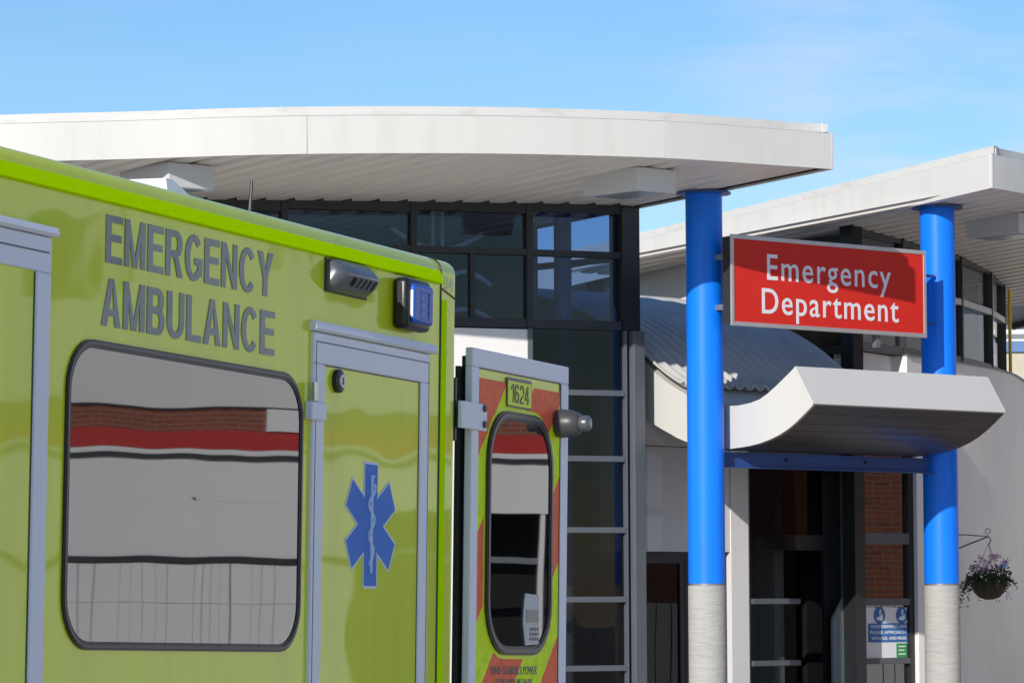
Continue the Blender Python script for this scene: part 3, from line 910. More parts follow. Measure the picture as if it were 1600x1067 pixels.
MB().box(1.374, 1.665, D - .015, D + .2, .12, 4.0).build('pier', 'panel', es, base=BASE, bevel=.006)
MB().box(4.487, 4.64, D - .06, D + .3, .12, 3.9).build('jamb', 'render', es, base=BASE, bevel=.006)
# left dark door pair
for e0, e1 in ((-.66, .02), (.03, .70), (.71, 1.37)):
    fm = MB()
    fm.box(e0, e0 + .07, D + .06, D + .11, .13, 2.14); fm.box(e1 - .07, e1, D + .06, D + .11, .13, 2.14)
    fm.box(e0 + .07, e1 - .07, D + .06, D + .11, .13, .25); fm.box(e0 + .07, e1 - .07, D + .06, D + .11, 2.06, 2.14)
    do = fm.build('door', 'dark_metal', es, base=BASE)
    MB().add([(e0 + .07, D + .085, .25), (e1 - .07, D + .085, .25), (e1 - .07, D + .085, 2.06), (e0 + .07, D + .085, 2.06)], [[0, 1, 2, 3]]).build('pane', 'glass_dark', do, base=BASE)
# main doorway
fm = MB()
fm.box(1.665, 1.72, D + .02, D + .10, .12, 3.4)
fm.box(3.33, 3.50, D - .02, D + .12, .12, 3.4)
fm.box(1.72, 3.33, D + .02, D + .10, 3.3, 4.0)
fo = fm.build('door_frame', 'slate_frame', es, base=BASE, bevel=.004)
fd = MB()
fd.box(1.72, 1.80, D + .12, D + .16, .13, 3.3); fd.box(3.05, 3.33, D + .12, D + .16, .13, 3.3); fd.box(1.80, 3.05, D + .12, D + .16, 2.22, 2.40)
fd.build('inner_frame', 'black_frame', es, base=BASE)
for z in (1.625, .912):
    MB().box(1.72, 2.52, D - .01, D + .06, z - .033, z + .033).build('push_bar', 'grey_bar', es, base=BASE, bevel=.01)
MB().add([(1.72, D + .05, .13), (2.50, D + .05, .13), (2.50, D + .05, 3.3), (1.72, D + .05, 3.3)], [[0, 1, 2, 3]]).build('pane', 'glass_door', es, base=BASE)
MB().add([(1.80, D + .14, 2.4), (3.05, D + .14, 2.4), (3.05, D + .14, 3.3), (1.80, D + .14, 3.3)], [[0, 1, 2, 3]]).build('pane', 'glass_dark', es, base=BASE)
MB().prism([(3.04, .13), (3.33, .13), (3.33, 1.66), (3.22, 1.66), (3.04, 1.42)], D - .03, D + .01, 'y').build('door_leaf_sunlit_part', surf('door leaf grey', (.20, .235, .24), .4), es, base=BASE, bevel=.004)  # sunlit part of the leaf only; shadow edge built in as the cut corner
# side light
fm = MB()
fm.box(3.50, 3.557, D, D + .1, .12, 3.4)
fm.box(4.397, 4.487, D, D + .1, .12, 3.4); fm.box(3.50, 4.487, D, D + .1, 3.4, 3.9)
fm.build('side_frame', 'black_frame', es, base=BASE)
for z0, z1 in ((2.30, 2.43), (1.57, 1.655), (.878, .945)):
    MB().box(3.557, 4.397, D - .01, D + .08, z0, z1).build('glazing_bar', 'slate_frame' if z0 > 2 else 'grey_bar', es, base=BASE, bevel=.004)
for z0, z1 in ((.13, .878), (.945, 1.57), (1.655, 2.30), (2.43, 3.4)):
    MB().add([(3.557, D + .05, z0), (4.397, D + .05, z0), (4.397, D + .05, z1), (3.557, D + .05, z1)], [[0, 1, 2, 3]]).build('pane', 'glass_mirror', es, base=BASE)
# lobby beyond the glass
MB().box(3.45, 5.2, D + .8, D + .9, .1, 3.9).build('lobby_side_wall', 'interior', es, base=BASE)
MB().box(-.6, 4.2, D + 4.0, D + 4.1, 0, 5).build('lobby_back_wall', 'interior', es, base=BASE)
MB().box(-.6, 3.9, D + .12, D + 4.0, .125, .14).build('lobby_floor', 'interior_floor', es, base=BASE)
for (e0, d0, w, z0, h) in ((2.2, 3.6, .9, 2.7, .05), (2.5, 3.2, .7, 2.52, .04)):
    MB().box(e0, e0 + w, D + d0, D + d0 + .1, z0, z0 + h).build('ceiling_rail', 'cream', es, base=BASE)
MB().box(2.62, 2.74, D + 3.9, D + 3.97, 1.15, 1.4).build('lobby_notice', 'clad_grey', es, base=BASE)

# notices on the side light
nt = hthing('safety_notice', 4.82, 1.74, 'white notice with blue hand hygiene circles and blue text block on the side glass', 'notice')
BASE = (4.82, 1.74, 0)
MB().box(3.575, 4.385, D + .032, D + .040, .95, 1.545).build('notice_sheet', 'white_vinyl', nt, base=BASE)
for cx in (3.90, 4.29):
    MB().lathe([(.10, -.004), (.10, 0)], (cx, D + .032, 1.455), 28, 'y').build('round_symbol', 'notice_blue', nt, base=BASE, smooth=40)
    hd = MB()
    hd.prism([(cx - .055, 1.40), (cx + .03, 1.39), (cx + .055, 1.42), (cx + .05, 1.47), (cx + .02, 1.45), (cx - .02, 1.435), (cx - .055, 1.43)], D + .024, D + .028, 'y')
    hd.prism([(cx - .005, 1.46), (cx + .018, 1.455), (cx + .025, 1.52), (cx + .0, 1.525)], D + .024, D + .028, 'y')
    hd.build('hand_mark', 'white_vinyl', nt, base=BASE)
MB().box(3.70, 4.39, D + .028, D + .032, 1.135, 1.36).build('text_block', 'notice_blue', nt, base=BASE)
for k, s in enumerate(('NOW DISINFECT AND', 'PLEASE APPROACH', 'WITH GEL AND MASK')):
    text_mesh('lettering', s, 'white_vinyl', nt, (4.55 - BASE[0] + (.02 if k % 2 == 0 else 0), 1.297 - .071 * k), .635, .039, D + .7775 - BASE[1], .002, weight=.01)
gs = hthing('exit_notice', 5.1, 1.74, 'small green sign below the blue notice on the side glass', 'notice')
BASE = (5.1, 1.74, 0)
MB().box(4.19, 4.38, D + .026, D + .031, .955, 1.12).build('sign_plate', 'notice_green', gs, base=BASE)
for k in range(3):
    MB().box(4.225, 4.345 - .02 * (k % 2), D + .023, D + .026, .985 + .045 * k, 1.0 + .045 * k).build('text_line', 'white_vinyl', gs, base=BASE)

XF = None
# ------------------------------------------------------------------ soffit lights
def soffit_light(e, d, ztop, label, first=None):
    t = hthing('soffit_light', e, d, label, 'light', 'square lights under the roof overhangs')
    zt = ztop
    v = [(-.285, -.405, zt - .245), (.285, -.405, zt - .245), (.285, .405, zt - .245), (-.285, .405, zt - .245),
         (-.295, -.42, zt), (.295, -.42, zt), (.295, .42, zt), (-.295, .42, zt)]
    b = MB().add(v, [[4, 5, 6, 7], [0, 1, 5, 4], [1, 2, 6, 5], [2, 3, 7, 6], [3, 0, 4, 7], [0, 3, 2, 1]])
    b.build('housing', 'lightbox', t, bevel=.008)
    MB().box(-.21, .21, -.34, .34, zt - .252, zt - .2455).build('diffuser', 'diffuser', t)
    return t
soffit_light(-1.69, -.585, zsL(-.585) + .03, 'white box light under the left roof beside the blue column')
soffit_light(-6.32, 1.38, zsL(1.38) + .03, 'white box light under the left roof above the ambulance roof edge')
soffit_light(5.38, .22, zsR(.22) + .03, 'white box light under the right roof at the picture edge')

# ------------------------------------------------------------------ hanging basket and bracket
wb = hthing('basket_bracket', 6.55, 2.34, 'thin black scrolled iron bracket holding the hanging flower basket', 'bracket')
BASE = (6.55, 2.34, 0)
HB = (6.72, 1.76)
def arm(t, z): return (6.56 + (HB[0] - 6.56) * t, 2.33 + (HB[1] - 2.33) * t, z)
br = MB()
br.tube([arm(0, 2.455), arm(.5, 2.445), arm(1, 2.42)], .007, 6)
br.tube([arm(0, 2.21), arm(.5, 2.32), arm(1, 2.42)], .009, 6)
sc = []
for k in range(22):
    t = k / 21 * 2.0 * math.pi
    r = .022 + .026 * k / 21
    q = arm(1 + r * math.sin(t) / .60, 2.485 - r * math.cos(t)); sc.append(q)
br.tube(sc, .006, 6)
br.tube([arm(1, 2.42), arm(1.05, 2.38), arm(1.03, 2.335), arm(1, 2.33)], .007, 6)
br.build('scroll_arm', 'dark_metal', wb, base=BASE, smooth=50)
MB().box(6.53, 6.59, 2.30, 2.36, 2.16, 2.50).build('fixing_plate', 'dark_metal', wb, base=BASE)

hb = hthing('hanging_basket', 6.72, 1.76, 'hanging wicker basket of dark trailing leaves and mauve flowers beside the right blue column', 'hanging basket')
BASE = (6.72, 1.76, 0)
bx, by, bz = 6.72, 1.76, 1.635
MB().lathe([(.05, 0), (.13, .03), (.19, .09), (.225, .18), (.235, .22)], (bx, by, bz), 24).build('basket', 'wicker', hb, base=BASE, smooth=60)
ch = MB()
for k in range(3):
    t = 2 * math.pi * k / 3 + .4
    ch.tube([(bx, by, 2.335), (bx + .22 * math.cos(t), by + .22 * math.sin(t), 1.86)], .003, 5)
ch.build('hanging_chain', 'dark_metal', hb, base=BASE)
rnd = random.Random(3)
lv = MB()
def leaf(mb, c, s):
    a = Vector((rnd.gauss(0, 1), rnd.gauss(0, 1), rnd.gauss(0, 1))).normalized()
    b = a.orthogonal().normalized()
    b.rotate(Matrix.Rotation(rnd.uniform(0, 6.28), 3, a))
    w = a.cross(b)
    c = Vector(c)
    mb.add([c - b * s, c - w * s * .5 + a * s * .15, c + b * s, c + w * s * .5 + a * s * .15], [[0, 1, 2, 3]])
for k in range(900):
    t = rnd.uniform(0, 6.283); rr = .28 * math.sqrt(rnd.random()); h = rnd.gauss(0, .07)
    leaf(lv, (bx + rr * math.cos(t), by + rr * math.sin(t), 1.93 + h - .25 * max(0, rr - .15)), rnd.uniform(.014, .032))
for s in range(26):           # trailing stems
    t = rnd.uniform(0, 6.283); L_ = rnd.uniform(.05, .26)
    for k in range(22):
        q = k / 21
        rr = .22 + .16 * q
        leaf(lv, (bx + rr * math.cos(t) + rnd.gauss(0, .012), by + rr * math.sin(t) + rnd.gauss(0, .012), 1.90 - L_ * q * q * 1.3 + rnd.gauss(0, .012)), rnd.uniform(.014, .030))
lv.build('foliage', 'leaf', hb, base=BASE)
for (ox, oz) in ((-.17, 2.06), (-.10, 2.14), (-.03, 2.10), (.02, 2.17), (.10, 2.17), (.16, 2.10), (.20, 2.03), (-.22, 2.0), (-.06, 2.02), (.09, 2.05)):
    fl = MB()
    oy = rnd.uniform(-.16, .05)
    for k in range(48):
        leaf(fl, (bx + ox + rnd.gauss(0, .026), by + oy + rnd.gauss(0, .026), oz + rnd.gauss(0, .02)), rnd.uniform(.013, .022))
    fl.build('flower', 'petal', hb, base=BASE)
MB().box(bx + .03, bx + .07, by - .20, by - .195, 2.02, 2.10).build('plant_label', surf('label blue', (.05, .35, .75), .5), hb, base=BASE)
MB().box(bx + .10, bx + .17, by - .2, by - .195, 1.66, 1.74).build('plant_label', 'clad_grey', hb, base=BASE)

# ------------------------------------------------------------------ small background things
yp = hthing('yellow_post', 10.75, 4.8, 'yellow painted post at the right end of the clerestory', 'post')
MB().lathe([(.024, 4.66), (.024, 5.93)], seg=16).build('pole', 'yellow', yp, smooth=40)
MB().lathe([(.05, 4.66), (.05, 4.69)], seg=16).build('foot', 'dark_metal', yp, smooth=40)
rm = hthing('roof_mast', 5.9, .8, 'thin white mast on top of the right roof', 'mast')
MB().tube([(0, 0, 6.5), (0, 0, 7.05)], .014, 8).build('pole', 'clad_white', rm)
MB().lathe([(.06, 6.5), (.06, 6.56)], seg=12).build('foot', 'clad_white', rm)

dbk = empty('far_building', (13.6, 92, 0), 0)
tag(dbk, 'distant cream building with white balcony rails glimpsed at the right edge', 'building')
MB().box(-3.5, 6, 0, 8, 0, 7.68).build('lower_wall', 'cream', dbk)
MB().box(-3.5, 6, .4, 8, 7.68, 12).build('upper_wall', 'clad_white', dbk)
MB().box(-3.5, 6, -.1, 0, 7.69, 7.95).build('blue_band', surf('blue band', (.12, .22, .42), .5), dbk)
for z in (8.0, 8.5, 9.0, 9.5, 10.0):
    MB().box(-3.5, 6, -.15, -.1, z, z + .12).build('balcony_rail', 'grey_metal', dbk)

# building opposite, outside the frame, mirrored in the ambulance windows
ob = empty('clad_building', (22.657, 32.947, 0), math.atan2(-.73728, .67559))
tag(ob, 'white clad building with brick and red bands mirrored in the ambulance windows', 'building')
OW0, OW1 = -16.0, 24.0  # stretched in length and height to bounce more light onto the ambulance
ow = MB().box(-1.65, OW1, 0, .3, 1.87, 2.98).build('wall', 'clad_white', ob)
ow2 = MB()
rr_ = random.Random(5)
x = -1.65
while x < OW1:
    w = rr_.choice((.07, .11, .13, .16, .22, .30))
    ow2.box(x, min(x + w - rr_.choice((.003, .005, .008, .014)), OW1), rr_.choice((0, .004, .008)), .3, .3, 1.79)
    x += w
ow2.build('board_cladding', 'clad_white', ob)
MB().box(-1.65, OW1, .02, .28, .0, .3).build('plinth', 'clad_grey', ob)
MB().box(-1.65, OW1, -.03, .2, 1.80, 1.868).build('dark_rail', 'dark_metal', ob)
MB().box(OW0, OW1, -.04, .2, 2.98, 3.035).build('dark_rail', 'dark_metal', ob)
MB().box(OW0, OW1, -.01, .3, 3.036, 3.095).build('white_trim', 'clad_white', ob)
MB().box(OW0, OW1, -.02, .3, 3.096, 3.30).build('red_band', 'clad_red', ob)
MB().box(OW0, OW1, 0, .3, 3.301, 3.545).build('brick_band', 'brick_fine', ob)
MB().box(OW0, OW1, -.03, .3, 3.546, 3.57).build('dark_rail', 'dark_metal', ob)
MB().box(OW0, OW1, -.02, .3, 3.571, 7.5).build('upper_wall', 'clad_grey', ob)
MB().box(-1.65, OW1, -.012, -.002, 1.34, 1.348).build('joint_line', 'clad_grey', ob)
MB().lathe([(.016, -.02), (.016, 0)], (.25, 0, 2.52), 10, 'y').build('wall_bolt', 'dark_metal', ob)
MB().box(-1.65, .22, -.004, 0, 2.505, 2.515).build('joint_line', 'clad_grey', ob)
for k, x in enumerate((-4.6, -2.9, -.7, .55, 1.15, 3.1, 5.4, 8.0)):
    MB().box(x, x + .10, -.12, -.03, 4.7 + .25 * (k % 3), 7.4).build('down_pipe', 'clad_white' if k % 2 else 'grey_metal', ob)
for x in (-5.6, -3.8, -1.9, 1.5, 3.6, 6.2):
    w_ = MB().box(x, x + .9, -.05, -.02, 4.75, 5.75).build('window', 'clad_white', ob)
    MB().box(x + .07, x + .83, -.056, -.05, 4.82, 5.68).build('pane', 'glass_dark', w_)
MB().box(-.92, -.53, -.06, 0, 3.30, 3.55).build('service_box', 'clad_white', ob)
MB().box(-3.6, -1.65, 0, .3, 2.42, 2.98).build('wall', 'clad_white', ob)
MB().box(OW0, -4.9, 0, .3, 0, 2.98).build('wall', 'clad_white', ob)
MB().box(-4.9, -3.6, 0, .3, 2.42, 2.98).build('wall', 'clad_white', ob)
MB().box(-4.9, -1.6, .02, 1.6, .005, .03).build('opening_floor', 'interior', ob)
MB().box(-1.65, -1.55, .3, 1.7, 0, 2.42).build('opening_side', 'interior', ob)
MB().box(-5.0, -4.9, .3, 1.7, 0, 2.42).build('opening_side', 'interior', ob)
MB().box(-4.9, -1.6, .3, 1.7, 2.42, 2.5).build('opening_top', 'interior', ob)
MB().box(-4.9, -1.55, 1.6, 1.7, 0, 2.42).build('opening_back', 'interior', ob)
MB().box(-3.78, -3.70, .02, .2, 0, 2.42).build('post', 'clad_white', ob)
MB().box(-3.70, -1.65, .1, .2, 1.86, 1.93).build('opening_rail', 'grey_metal', ob)
MB().box(OW0, OW1, 1.7, 9, 0, 7.4).build('building_body', 'clad_grey', ob)
MB().box(OW0, OW1, .0, 9, 7.5, 7.7).build('roof', 'grey_metal', ob)

bk = empty('brick_building', (10.6, 44.0, 0), math.pi / 2)
tag(bk, 'red brick building mirrored in the entrance side glass, with white walls added for bounce light', 'building')
MB().box(-4, 3.6, -3, 0, 1.62, 6.2).build('brick_wall', 'brick', bk)
MB().box(-8, -4, -3, .02, 0, 6.2).build('bounce_wall', 'clad_white', bk)  # unseen white walls added to bounce light onto the right wing
MB().box(3.6, 13, -3, .02, 0, 6.2).build('bounce_wall', 'clad_white', bk)
bb = MB()
rr_ = random.Random(11); x = -4.0
while x < 3.6:
    w = rr_.uniform(.12, .32); bb.box(x, min(x + w - .014, 3.6), -3, rr_.choice((0.0, .008)), 0, 1.615); x += w
bb.build('board_cladding', 'clad_white', bk)
for x in (2.6, -.8):
    wv_ = MB().box(x, x + .9, .0, .03, 1.7, 2.25).build('window', 'clad_white', bk)
    MB().box(x + .06, x + .84, .03, .034, 1.76, 2.19).build('pane', 'glass_dark', wv_)
MB().box(-8.2, 13.2, -3.2, .2, 6.2, 6.4).build('roof', 'grey_metal', bk)

ph_ = empty('pale_building', (19.5, 72.0, 0), R(-30))
tag(ph_, 'pale rendered building with a grey pitched roof mirrored in the right hand clerestory', 'building')
MB().prism([(-7, 0), (7, 0), (7, 7.0), (1.5, 8.1), (-3.5, 7.2), (-7, 6.4)], 0, 8, 'y').build('wall', surf('weathered grey render', (.34, .34, .34), .8, var=.1), ph_)
MB().prism([(-7.3, 6.4), (-3.5, 7.25), (1.5, 8.15), (7.3, 7.0), (7.3, 7.25), (1.5, 8.4), (-3.5, 7.5), (-7.3, 6.65)], -.3, 8.3, 'y').build('roof', 'cream', ph_)
for x in (-5.2, -1.4, 2.8):
    w_ = MB().box(x, x + 1.2, -.04, 0, 4.4, 6.0).build('window', 'clad_white', ph_)
    MB().box(x + .08, x + 1.12, -.045, -.04, 4.48, 5.92).build('pane', 'glass_dark', w_)

# ------------------------------------------------------------------ ambulance
# local axes: x towards the rear, y into the vehicle from its near side, z up; z = 0 is ZG below the roof edge
ax = Vector((.3668, .93014, -.01755)); an = Vector((.93016, -.36701, -.0107)); au = Vector((.01639, .0124, .99979))
A0 = Vector((-.18745, 13.2, 2.75344))
H = 2.73
am = empty('ambulance')
am.matrix_world = Matrix(((ax.x, -an.x, au.x, 0), (ax.y, -an.y, au.y, 0), (ax.z, -an.z, au.z, 0), (0, 0, 0, 1)))
am.location = A0 - H * au
tag(am, 'yellow green emergency ambulance parked with its chevron rear door open', 'ambulance')
BASE = (0, 0, -H)          # shapes below are written with z measured from the roof edge
def part(mb, name, mat, parent=None, **k):
    return mb.build(name, mat, parent or am, base=BASE, **k)
body = part(MB().box(-4.6, .012, 0, 2.1, -2.3, .046), 'body', 'amb', bevel=.05, bseg=6, smooth=35)
part(MB().prism([(.01, -.0475), (-.016, -.0475), (-.017, -.045), (-.001, -.0025), (.01, .004)], -4.55, -.166, 'x'), 'lime_stripe', 'lime')
part(MB().box(-.152, -.106, -.003, .02, -2.2, -.10), 'lime_stripe', 'lime')
# rear corner cap seams
r_ = .05
sm = MB()
arc = [(-.160, r_ - (r_ + .001) * math.cos(R(a)), -.004 + (r_ + .001) * math.sin(R(a))) for a in range(0, 96, 8)]
sm.tube([(-.160, -.001, -2.2), (-.160, -.001, -.062)], .0035, 6)
sm.tube([(-.160, -.001, -.062), (-.160, -.001, -.004)] + arc, .0035, 6)
sm.tube([(-.160, -.001, -.060), (-.06, -.001, -.080), (-.038, -.001, -.085), (-.005, .012, -.093), (.012, .05, -.096), (.013, .3, -.10)], .0035, 6)
part(sm, 'panel_seam', 'gasket')
def atext(body_, bl, tr, mat, parent=None, weight=.02, spacing=1.0, y=-.001, h=None, depth=.0015):
    return text_mesh('lettering', body_, mat, parent or am, (bl[0], bl[1] + H), tr[0] - bl[0], tr[1] - bl[1], y, depth, weight, spacing)
stroke_text('EMERGENCY', 'letter', am, (-2.643, -.219 + H), (-1.522, -.081 + H), -.0005)
stroke_text('AMBULANCE', 'letter', am, (-2.663, -.401 + H), (-1.505, -.263 + H), -.0005)
stroke_text('94', 'cap_text', am, (-.128, -.062 + H), (-.045, -.016 + H), .0002, .17, .13, .16)
# side window
wx0, wx1, wz0, wz1 = -2.866, -1.288, -1.322, -.446
sf = MB().ring(rrect(wx0, wx1, wz0, wz1, .15), rrect(wx0 + .024, wx1 - .024, wz0 + .024, wz1 - .024, .128), -.007, .01)
sw_ = part(sf, 'side_window', 'gasket', smooth=30)
part(MB().ring(rrect(wx0 + .006, wx1 - .006, wz0 + .006, wz1 - .006, .144), rrect(wx0 + .015, wx1 - .015, wz0 + .015, wz1 - .015, .136), -.0095, -.006), 'window_trim', 'gasket_grey', sw_, smooth=30)
gp = rrect(wx0 + .02, wx1 - .02, wz0 + .02, wz1 - .02, .13)
part(MB().prism(gp, -.004, .004), 'pane', 'amb_glass', sw_)
# locker door
def rect_frame(x0, x1, z0, z1, wl, wr, wt, wb, y0, y1):
    f_ = MB()
    f_.box(x0, x1, y0, y1, z1 - wt, z1)
    f_.box(x0, x0 + wl, y0, y1, z0, z1 - wt)
    f_.box(x1 - wr, x1, y0, y1, z0, z1 - wt)
    f_.box(x0 + wl, x1 - wr, y0, y1, z0, z0 + wb)
    return f_
ld = part(rect_frame(-1.228, -.270, -2.15, -.300, .088, .078, .100, .1, -.012, .01), 'locker_door', 'alu', bevel=.004)
part(MB().box(-1.140, -.348, -.005, .01, -2.05, -.400), 'door_panel', 'amb', ld)
lr = MB()
lr.box(-1.142, -.346, -.0065, -.004, -.404, -.4005); lr.box(-.3515, -.3475, -.0065, -.004, -2.05, -.404); 
part(lr, 'panel_seam', 'gasket', ld)
sg_ = MB(); sg_.box(-1.212, -.278, -.0125, -.0115, -.332, -.328); sg_.box(-1.212, -1.207, -.0125, -.0115, -2.1, -.332); sg_.box(-.283, -.278, -.0125, -.0115, -2.1, -.332)
part(sg_, 'panel_seam', 'gasket', ld)
dr = MB().prism([(.01, -.262), (-.022, -.266), (-.028, -.290), (-.020, -.297), (.01, -.297)], -1.243, -.238, 'x')
part(dr, 'drip_rail', 'alu', ld, smooth=30)
for z in (-.545, -1.75):
    hg = part(MB().box(-1.272, -1.16, -.03, .0, z - .04, z + .02), 'hinge', 'alu', ld, bevel=.006)
    part(MB().tube([(-1.243, -.026, z + .02), (-1.243, -.026, z + .08)], .012, 12), 'hinge_pin', 'silver_bar', hg, smooth=40)
lk = part(MB().lathe([(.038, 0), (.038, -.014), (.03, -.018)], (-1.035, -.005, -.446), 24, 'y'), 'lock', 'blk', ld, smooth=40)
part(MB().lathe([(.021, 0), (.021, -.006)], (-1.035, -.023, -.446), 20, 'y'), 'lock_barrel', 'silver_bar', lk, smooth=40)
part(MB().box(-1.039, -1.031, -.031, -.029, -.458, -.434), 'keyhole', 'blk', lk)
# star of life
def star_poly(cx, cz, L_, w):
    pts = []
    for k in range(6):
        a = R(90 - 60 * k)
        dx, dz = math.cos(a), math.sin(a); px, pz = math.sin(a), -math.cos(a)
        pts.append((cx + dx * L_ - px * w / 2, cz + dz * L_ - pz * w / 2))
        pts.append((cx + dx * L_ + px * w / 2, cz + dz * L_ + pz * w / 2))
        b = R(60 - 60 * k)
        pts.append((cx + math.cos(b) * w, cz + math.sin(b) * w))
    return pts
st = part(MB().prism(star_poly(-.748, -.902, .2085, .113), -.0068, -.0052), 'star_emblem', 'star_edge', ld)
part(MB().prism(star_poly(-.748, -.902, .200, .098), -.0084, -.0070), 'star_field', 'star', st)
sk = MB()
sk.tube([(-.748, -.009, -1.06), (-.748, -.009, -.745)], .006, 6)
sk.tube([(-.748, -.009, -.745), (-.748, -.009, -.738)], .010, 8)
sn = []
for k in range(60):
    t = k / 59
    z = -.765 - .27 * t
    sn.append((-.748 + (.026 - .012 * t) * math.sin(t * 5.2 * math.pi + .6), -.0095, z))
sk.tube(sn, .0055, 6)
part(sk, 'snake_and_rod', 'star_edge', st)
# cab side door at the left edge
sd_ = part(rect_frame(-4.3, -2.982, -2.2, -.186, .08, .082, .100, .1, -.014, .01), 'side_door', 'alu', bevel=.005)
part(MB().box(-4.22, -3.064, -.006, .01, -2.1, -.286), 'door_panel', 'amb', sd_)
part(MB().box(-3.070, -3.0645, -.0075, -.005, -2.1, -.288), 'panel_seam', 'gasket', sd_)
q_ = MB(); q_.box(-4.3, -3.0, -.0155, -.0135, -.232, -.228)
part(q_, 'panel_seam', 'gasket', sd_)
part(MB().prism([(.01, -.152), (-.024, -.158), (-.030, -.176), (-.022, -.184), (.01, -.184)], -4.32, -2.968, 'x'), 'drip_rail', 'alu', sd_, smooth=30)
# scene light
prof = [(0, -.056), (-.030, -.056), (-.066, -.092), (-.070, -.105), (-.052, -.132), (-.02, -.156), (0, -.158)]
sl = MB()
secs = [(-1.128, .55), (-1.112, .9), (-1.09, 1.0), (-.865, 1.0), (-.835, .93), (-.815, .70), (-.805, .35)]
v = []
for xx, k in secs:
    for (yy, zz) in prof:
        v.append((xx, yy * k, -.107 + (zz + .107) * (.55 + .45 * k)))
n = len(prof); f = []
for i in range(len(secs) - 1):
    for j in range(n):
        f.append([i * n + j, i * n + (j + 1) % n, (i + 1) * n + (j + 1) % n, (i + 1) * n + j])
f += [list(range(n)), [(len(secs) - 1) * n + j for j in range(n)]]
sl.add(v, f)
slo = part(sl, 'scene_light', 'chrome', smooth=50)
part(MB().prism([(-.0505, -.136), (-.073, -.108), (-.0745, -.111), (-.053, -.139)], -1.04, -.87, 'x'), 'lamp_window', 'blk', slo)
for k in range(5):
    xx = -1.03 + .038 * k
    part(MB().prism([(-.052, -.139), (-.0745, -.111), (-.077, -.113), (-.054, -.142)], xx, xx + .011, 'x'), 'lamp_fin', 'chrome', slo)
part(MB().box(-1.134, -.80, -.006, .004, -.162, -.052), 'gasket', 'gasket', slo, bevel=.003)
# blue beacon
hbx = part(MB().box(-.583, -.372, -.058, .0, -.236, -.062), 'beacon', 'blk', bevel=.02, bseg=4, smooth=40)
part(MB().box(-.556, -.388, -.072, -.05, -.215, -.082), 'lens', 'lens', hbx, bevel=.012, bseg=3, smooth=40)
part(MB().box(-.5575, -.551, -.067, -.052, -.196, -.105), 'bezel', 'white_plastic', hbx)
ln = MB()
for z in (-.105, -.135, -.165, -.195): ln.box(-.50, -.42, -.0745, -.072, z - .0025, z + .0025)
for x in (-.49, -.43): ln.box(x - .003, x + .003, -.0745, -.072, -.2, -.1)
part(ln, 'lens_ribs', surf('pale lens rib', (.02, .10, .42), .4), hbx)
# rear door, opened square to the rear
rd = part(rect_frame(.128, 1.092, -2.2, -.243, .068, .075, .066, .1, -.006, .022), 'rear_door', 'alu', bevel=.004)
part(MB().box(.196, 1.017, .001, .018, -2.1, -.309), 'door_panel', 'amb', rd)
part(MB().box(.196, 1.012, -.0015, .001, -2.1, -.345), 'chevron_tape', 'chev', rd)
part(MB().box(.15, 1.06, .024, .045, -2.15, -.27), 'inner_skin', 'gasket', rd, bevel=.004)
part(MB().box(.105, .150, .034, .05, -2.15, -.31), 'edge_seal', 'gasket', rd)
lr = MB(); lr.box(.196, 1.014, -.002, .001, -.313, -.309); lr.box(1.012, 1.017, -.003, .001, -2.1, -.313)
part(lr, 'panel_seam', 'gasket', rd)
hp = MB().prism([(-.005, -.440), (.236, -.440), (.236, -.535), (-.005, -.535)], -.022, -.006)
hpo = part(hp, 'hinge_plate', 'alu', rd, bevel=.004)
for z in (-.455, -.512):
    part(MB().lathe([(.013, 0), (.013, -.007)], (.205, -.022, z), 12, 'y'), 'bolt', 'dark_metal', hpo)
part(MB().tube([(.004, .02, -.58), (.004, .02, -.36)], .018, 10), 'hinge_pin', 'blk', hpo, smooth=40)
hp2 = part(MB().box(-.005, .236, -.022, -.006, -1.75, -1.65), 'hinge_plate', 'alu', rd, bevel=.004)
dx0, dx1, dz0, dz1 = .275, .925, -1.325, -.448
dw = part(MB().ring(rrect(dx0, dx1, dz0, dz1, .19), rrect(dx0 + .032, dx1 - .032, dz0 + .032, dz1 - .032, .165), -.012, .0), 'door_window', 'gasket', rd, smooth=30)
part(MB().ring(rrect(dx0 + .009, dx1 - .009, dz0 + .009, dz1 - .009, .182), rrect(dx0 + .022, dx1 - .022, dz0 + .022, dz1 - .022, .172), -.015, -.011), 'window_trim', 'gasket_grey', dw, smooth=30)
part(MB().prism(rrect(dx0 + .028, dx1 - .028, dz0 + .028, dz1 - .028, .165), -.008, -.002), 'pane', 'amb_glass', dw)
part(MB().ring(rrect(dx0 - .014, dx1 + .014, dz0 - .014, dz1 + .014, .2), rrect(dx0, dx1, dz0, dz1, .19), -.0022, -.0014), 'tape_edge', 'plate', rd)
ph = MB().prism([(.65, -1.10), (.79, -1.105), (.79, -1.285), (.655, -1.29), (.63, -1.21), (.64, -1.13)], -.013, -.0085)
pho = part(ph, 'wall_handset', 'handset', dw, bevel=.002)
part(MB().box(.66, .78, -.0145, -.013, -1.205, -1.16), 'handset_screen', 'chrome', dw)
kp = MB()
for i in range(4):
    for j in range(3):
        kp.box(.695 + .024 * i, .709 + .024 * i, -.0145, -.013, -1.235 - .018 * j, -1.224 - .018 * j)
part(kp, 'handset_keys', 'gasket_grey', dw)
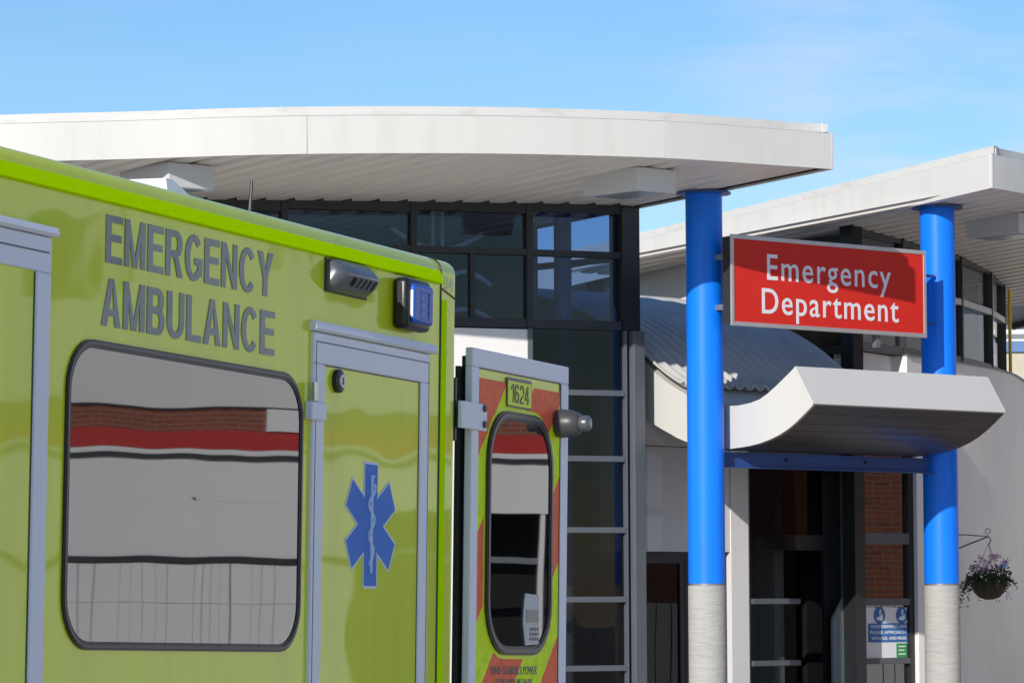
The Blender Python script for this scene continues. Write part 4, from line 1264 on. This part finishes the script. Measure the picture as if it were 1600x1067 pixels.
# number plate on the door
np_ = part(MB().prism(rrect(.462, .708, -.430, -.324, .012, 3), -.006, -.0015), 'number_plate', 'gasket_grey', rd)
part(MB().prism(rrect(.470, .700, -.424, -.336, .008, 3), -.0075, -.006), 'plate_face', 'plate', np_)
stroke_text('1624', 'blk', np_, (.497, -.414 + H), (.676, -.346 + H), -.0076, .13, .11, .11)
atext("MIND GUARDS 3 POWER", (.345, -1.395), (.80, -1.365), 'letter', rd, weight=0.0, y=-.0016)
atext("STEP TAKO MU WAY", (.40, -1.440), (.75, -1.410), 'letter', rd, weight=0.0, y=-.0016)
# door stop
dsx, dsz = .985, -.462
ds = part(MB().lathe([(.050, 0), (.054, -.02), (.050, -.06), (.040, -.09), (.03, -.095)], (dsx, 0, dsz), 20, 'y'), 'door_stop', 'gasket_grey', rd, smooth=50)
part(MB().lathe([(.028, -.092), (.030, -.10), (.030, -.125), (.024, -.132)], (dsx, 0, dsz), 18, 'y'), 'stop_tip', 'chrome', ds, smooth=50)
# roof fittings
an_ = MB().tube([(-1.45, .12, .04), (-1.435, .12, .165)], .007, 8, r1=.005)
part(an_, 'aerial', 'blk', smooth=40)
vt = MB().add([(-1.75, .25, .044), (-1.42, .25, .044), (-1.42, .50, .044), (-1.75, .50, .044), (-1.68, .30, .15), (-1.63, .30, .15), (-1.63, .44, .15), (-1.68, .44, .15)],
              [[0, 1, 5, 4], [1, 2, 6, 5], [2, 3, 7, 6], [3, 0, 4, 7], [4, 5, 6, 7]])
part(vt, 'roof_vent', 'white_plastic')
# rear opening shade, lower skirt, cab and wheels
part(MB().box(.008, .016, .12, 1.98, -2.1, -.2), 'rear_opening_shade', 'interior')  # dark sheet on the closed body, coloured as the unlit inside
part(MB().box(.012, .10, .1, 2.0, -2.36, -2.24), 'rear_step', 'dark_metal', bevel=.01)
part(MB().box(-4.5, -.05, .06, 2.04, -2.45, -2.3), 'skirt', 'gasket')
cabp = [(-4.6, -2.35), (-4.6, -.35), (-5.25, -.42), (-5.95, -1.25), (-6.65, -1.5), (-6.75, -2.3), (-6.7, -2.45)]
cab_ = part(MB().prism(cabp, .08, 2.02), 'cab', 'amb', bevel=.05, bseg=3, smooth=40)
part(MB().prism([(-4.72, -1.3), (-4.72, -.55), (-5.2, -.6), (-5.78, -1.28)], .072, .08), 'cab_window', 'amb_glass', cab_)
part(MB().add([(-5.30, .25, -.47), (-5.30, 1.85, -.47), (-5.93, 1.85, -1.215), (-5.93, .25, -1.215)], [[0, 1, 2, 3]]), 'windscreen', 'amb_glass', cab_)
for xx in (-.95, -5.6):
    for yy in (.22, 1.88):
        P = A0 + xx * ax - yy * an
        zc = -((P.z - .36) / au.z)           # keep each tyre on the road
        w_ = part(MB().lathe([(.24, -.11), (.34, -.11), (.36, -.08), (.36, .08), (.34, .11), (.24, .11)], (xx, yy, zc), 32, 'y'), 'wheel', 'tyre', smooth=40)
        part(MB().lathe([(.05, -.13), (.10, -.12), (.22, -.09), (.235, -.112), (.235, .112)], (xx, yy, zc), 24, 'y'), 'rim', 'steel', w_, smooth=40)
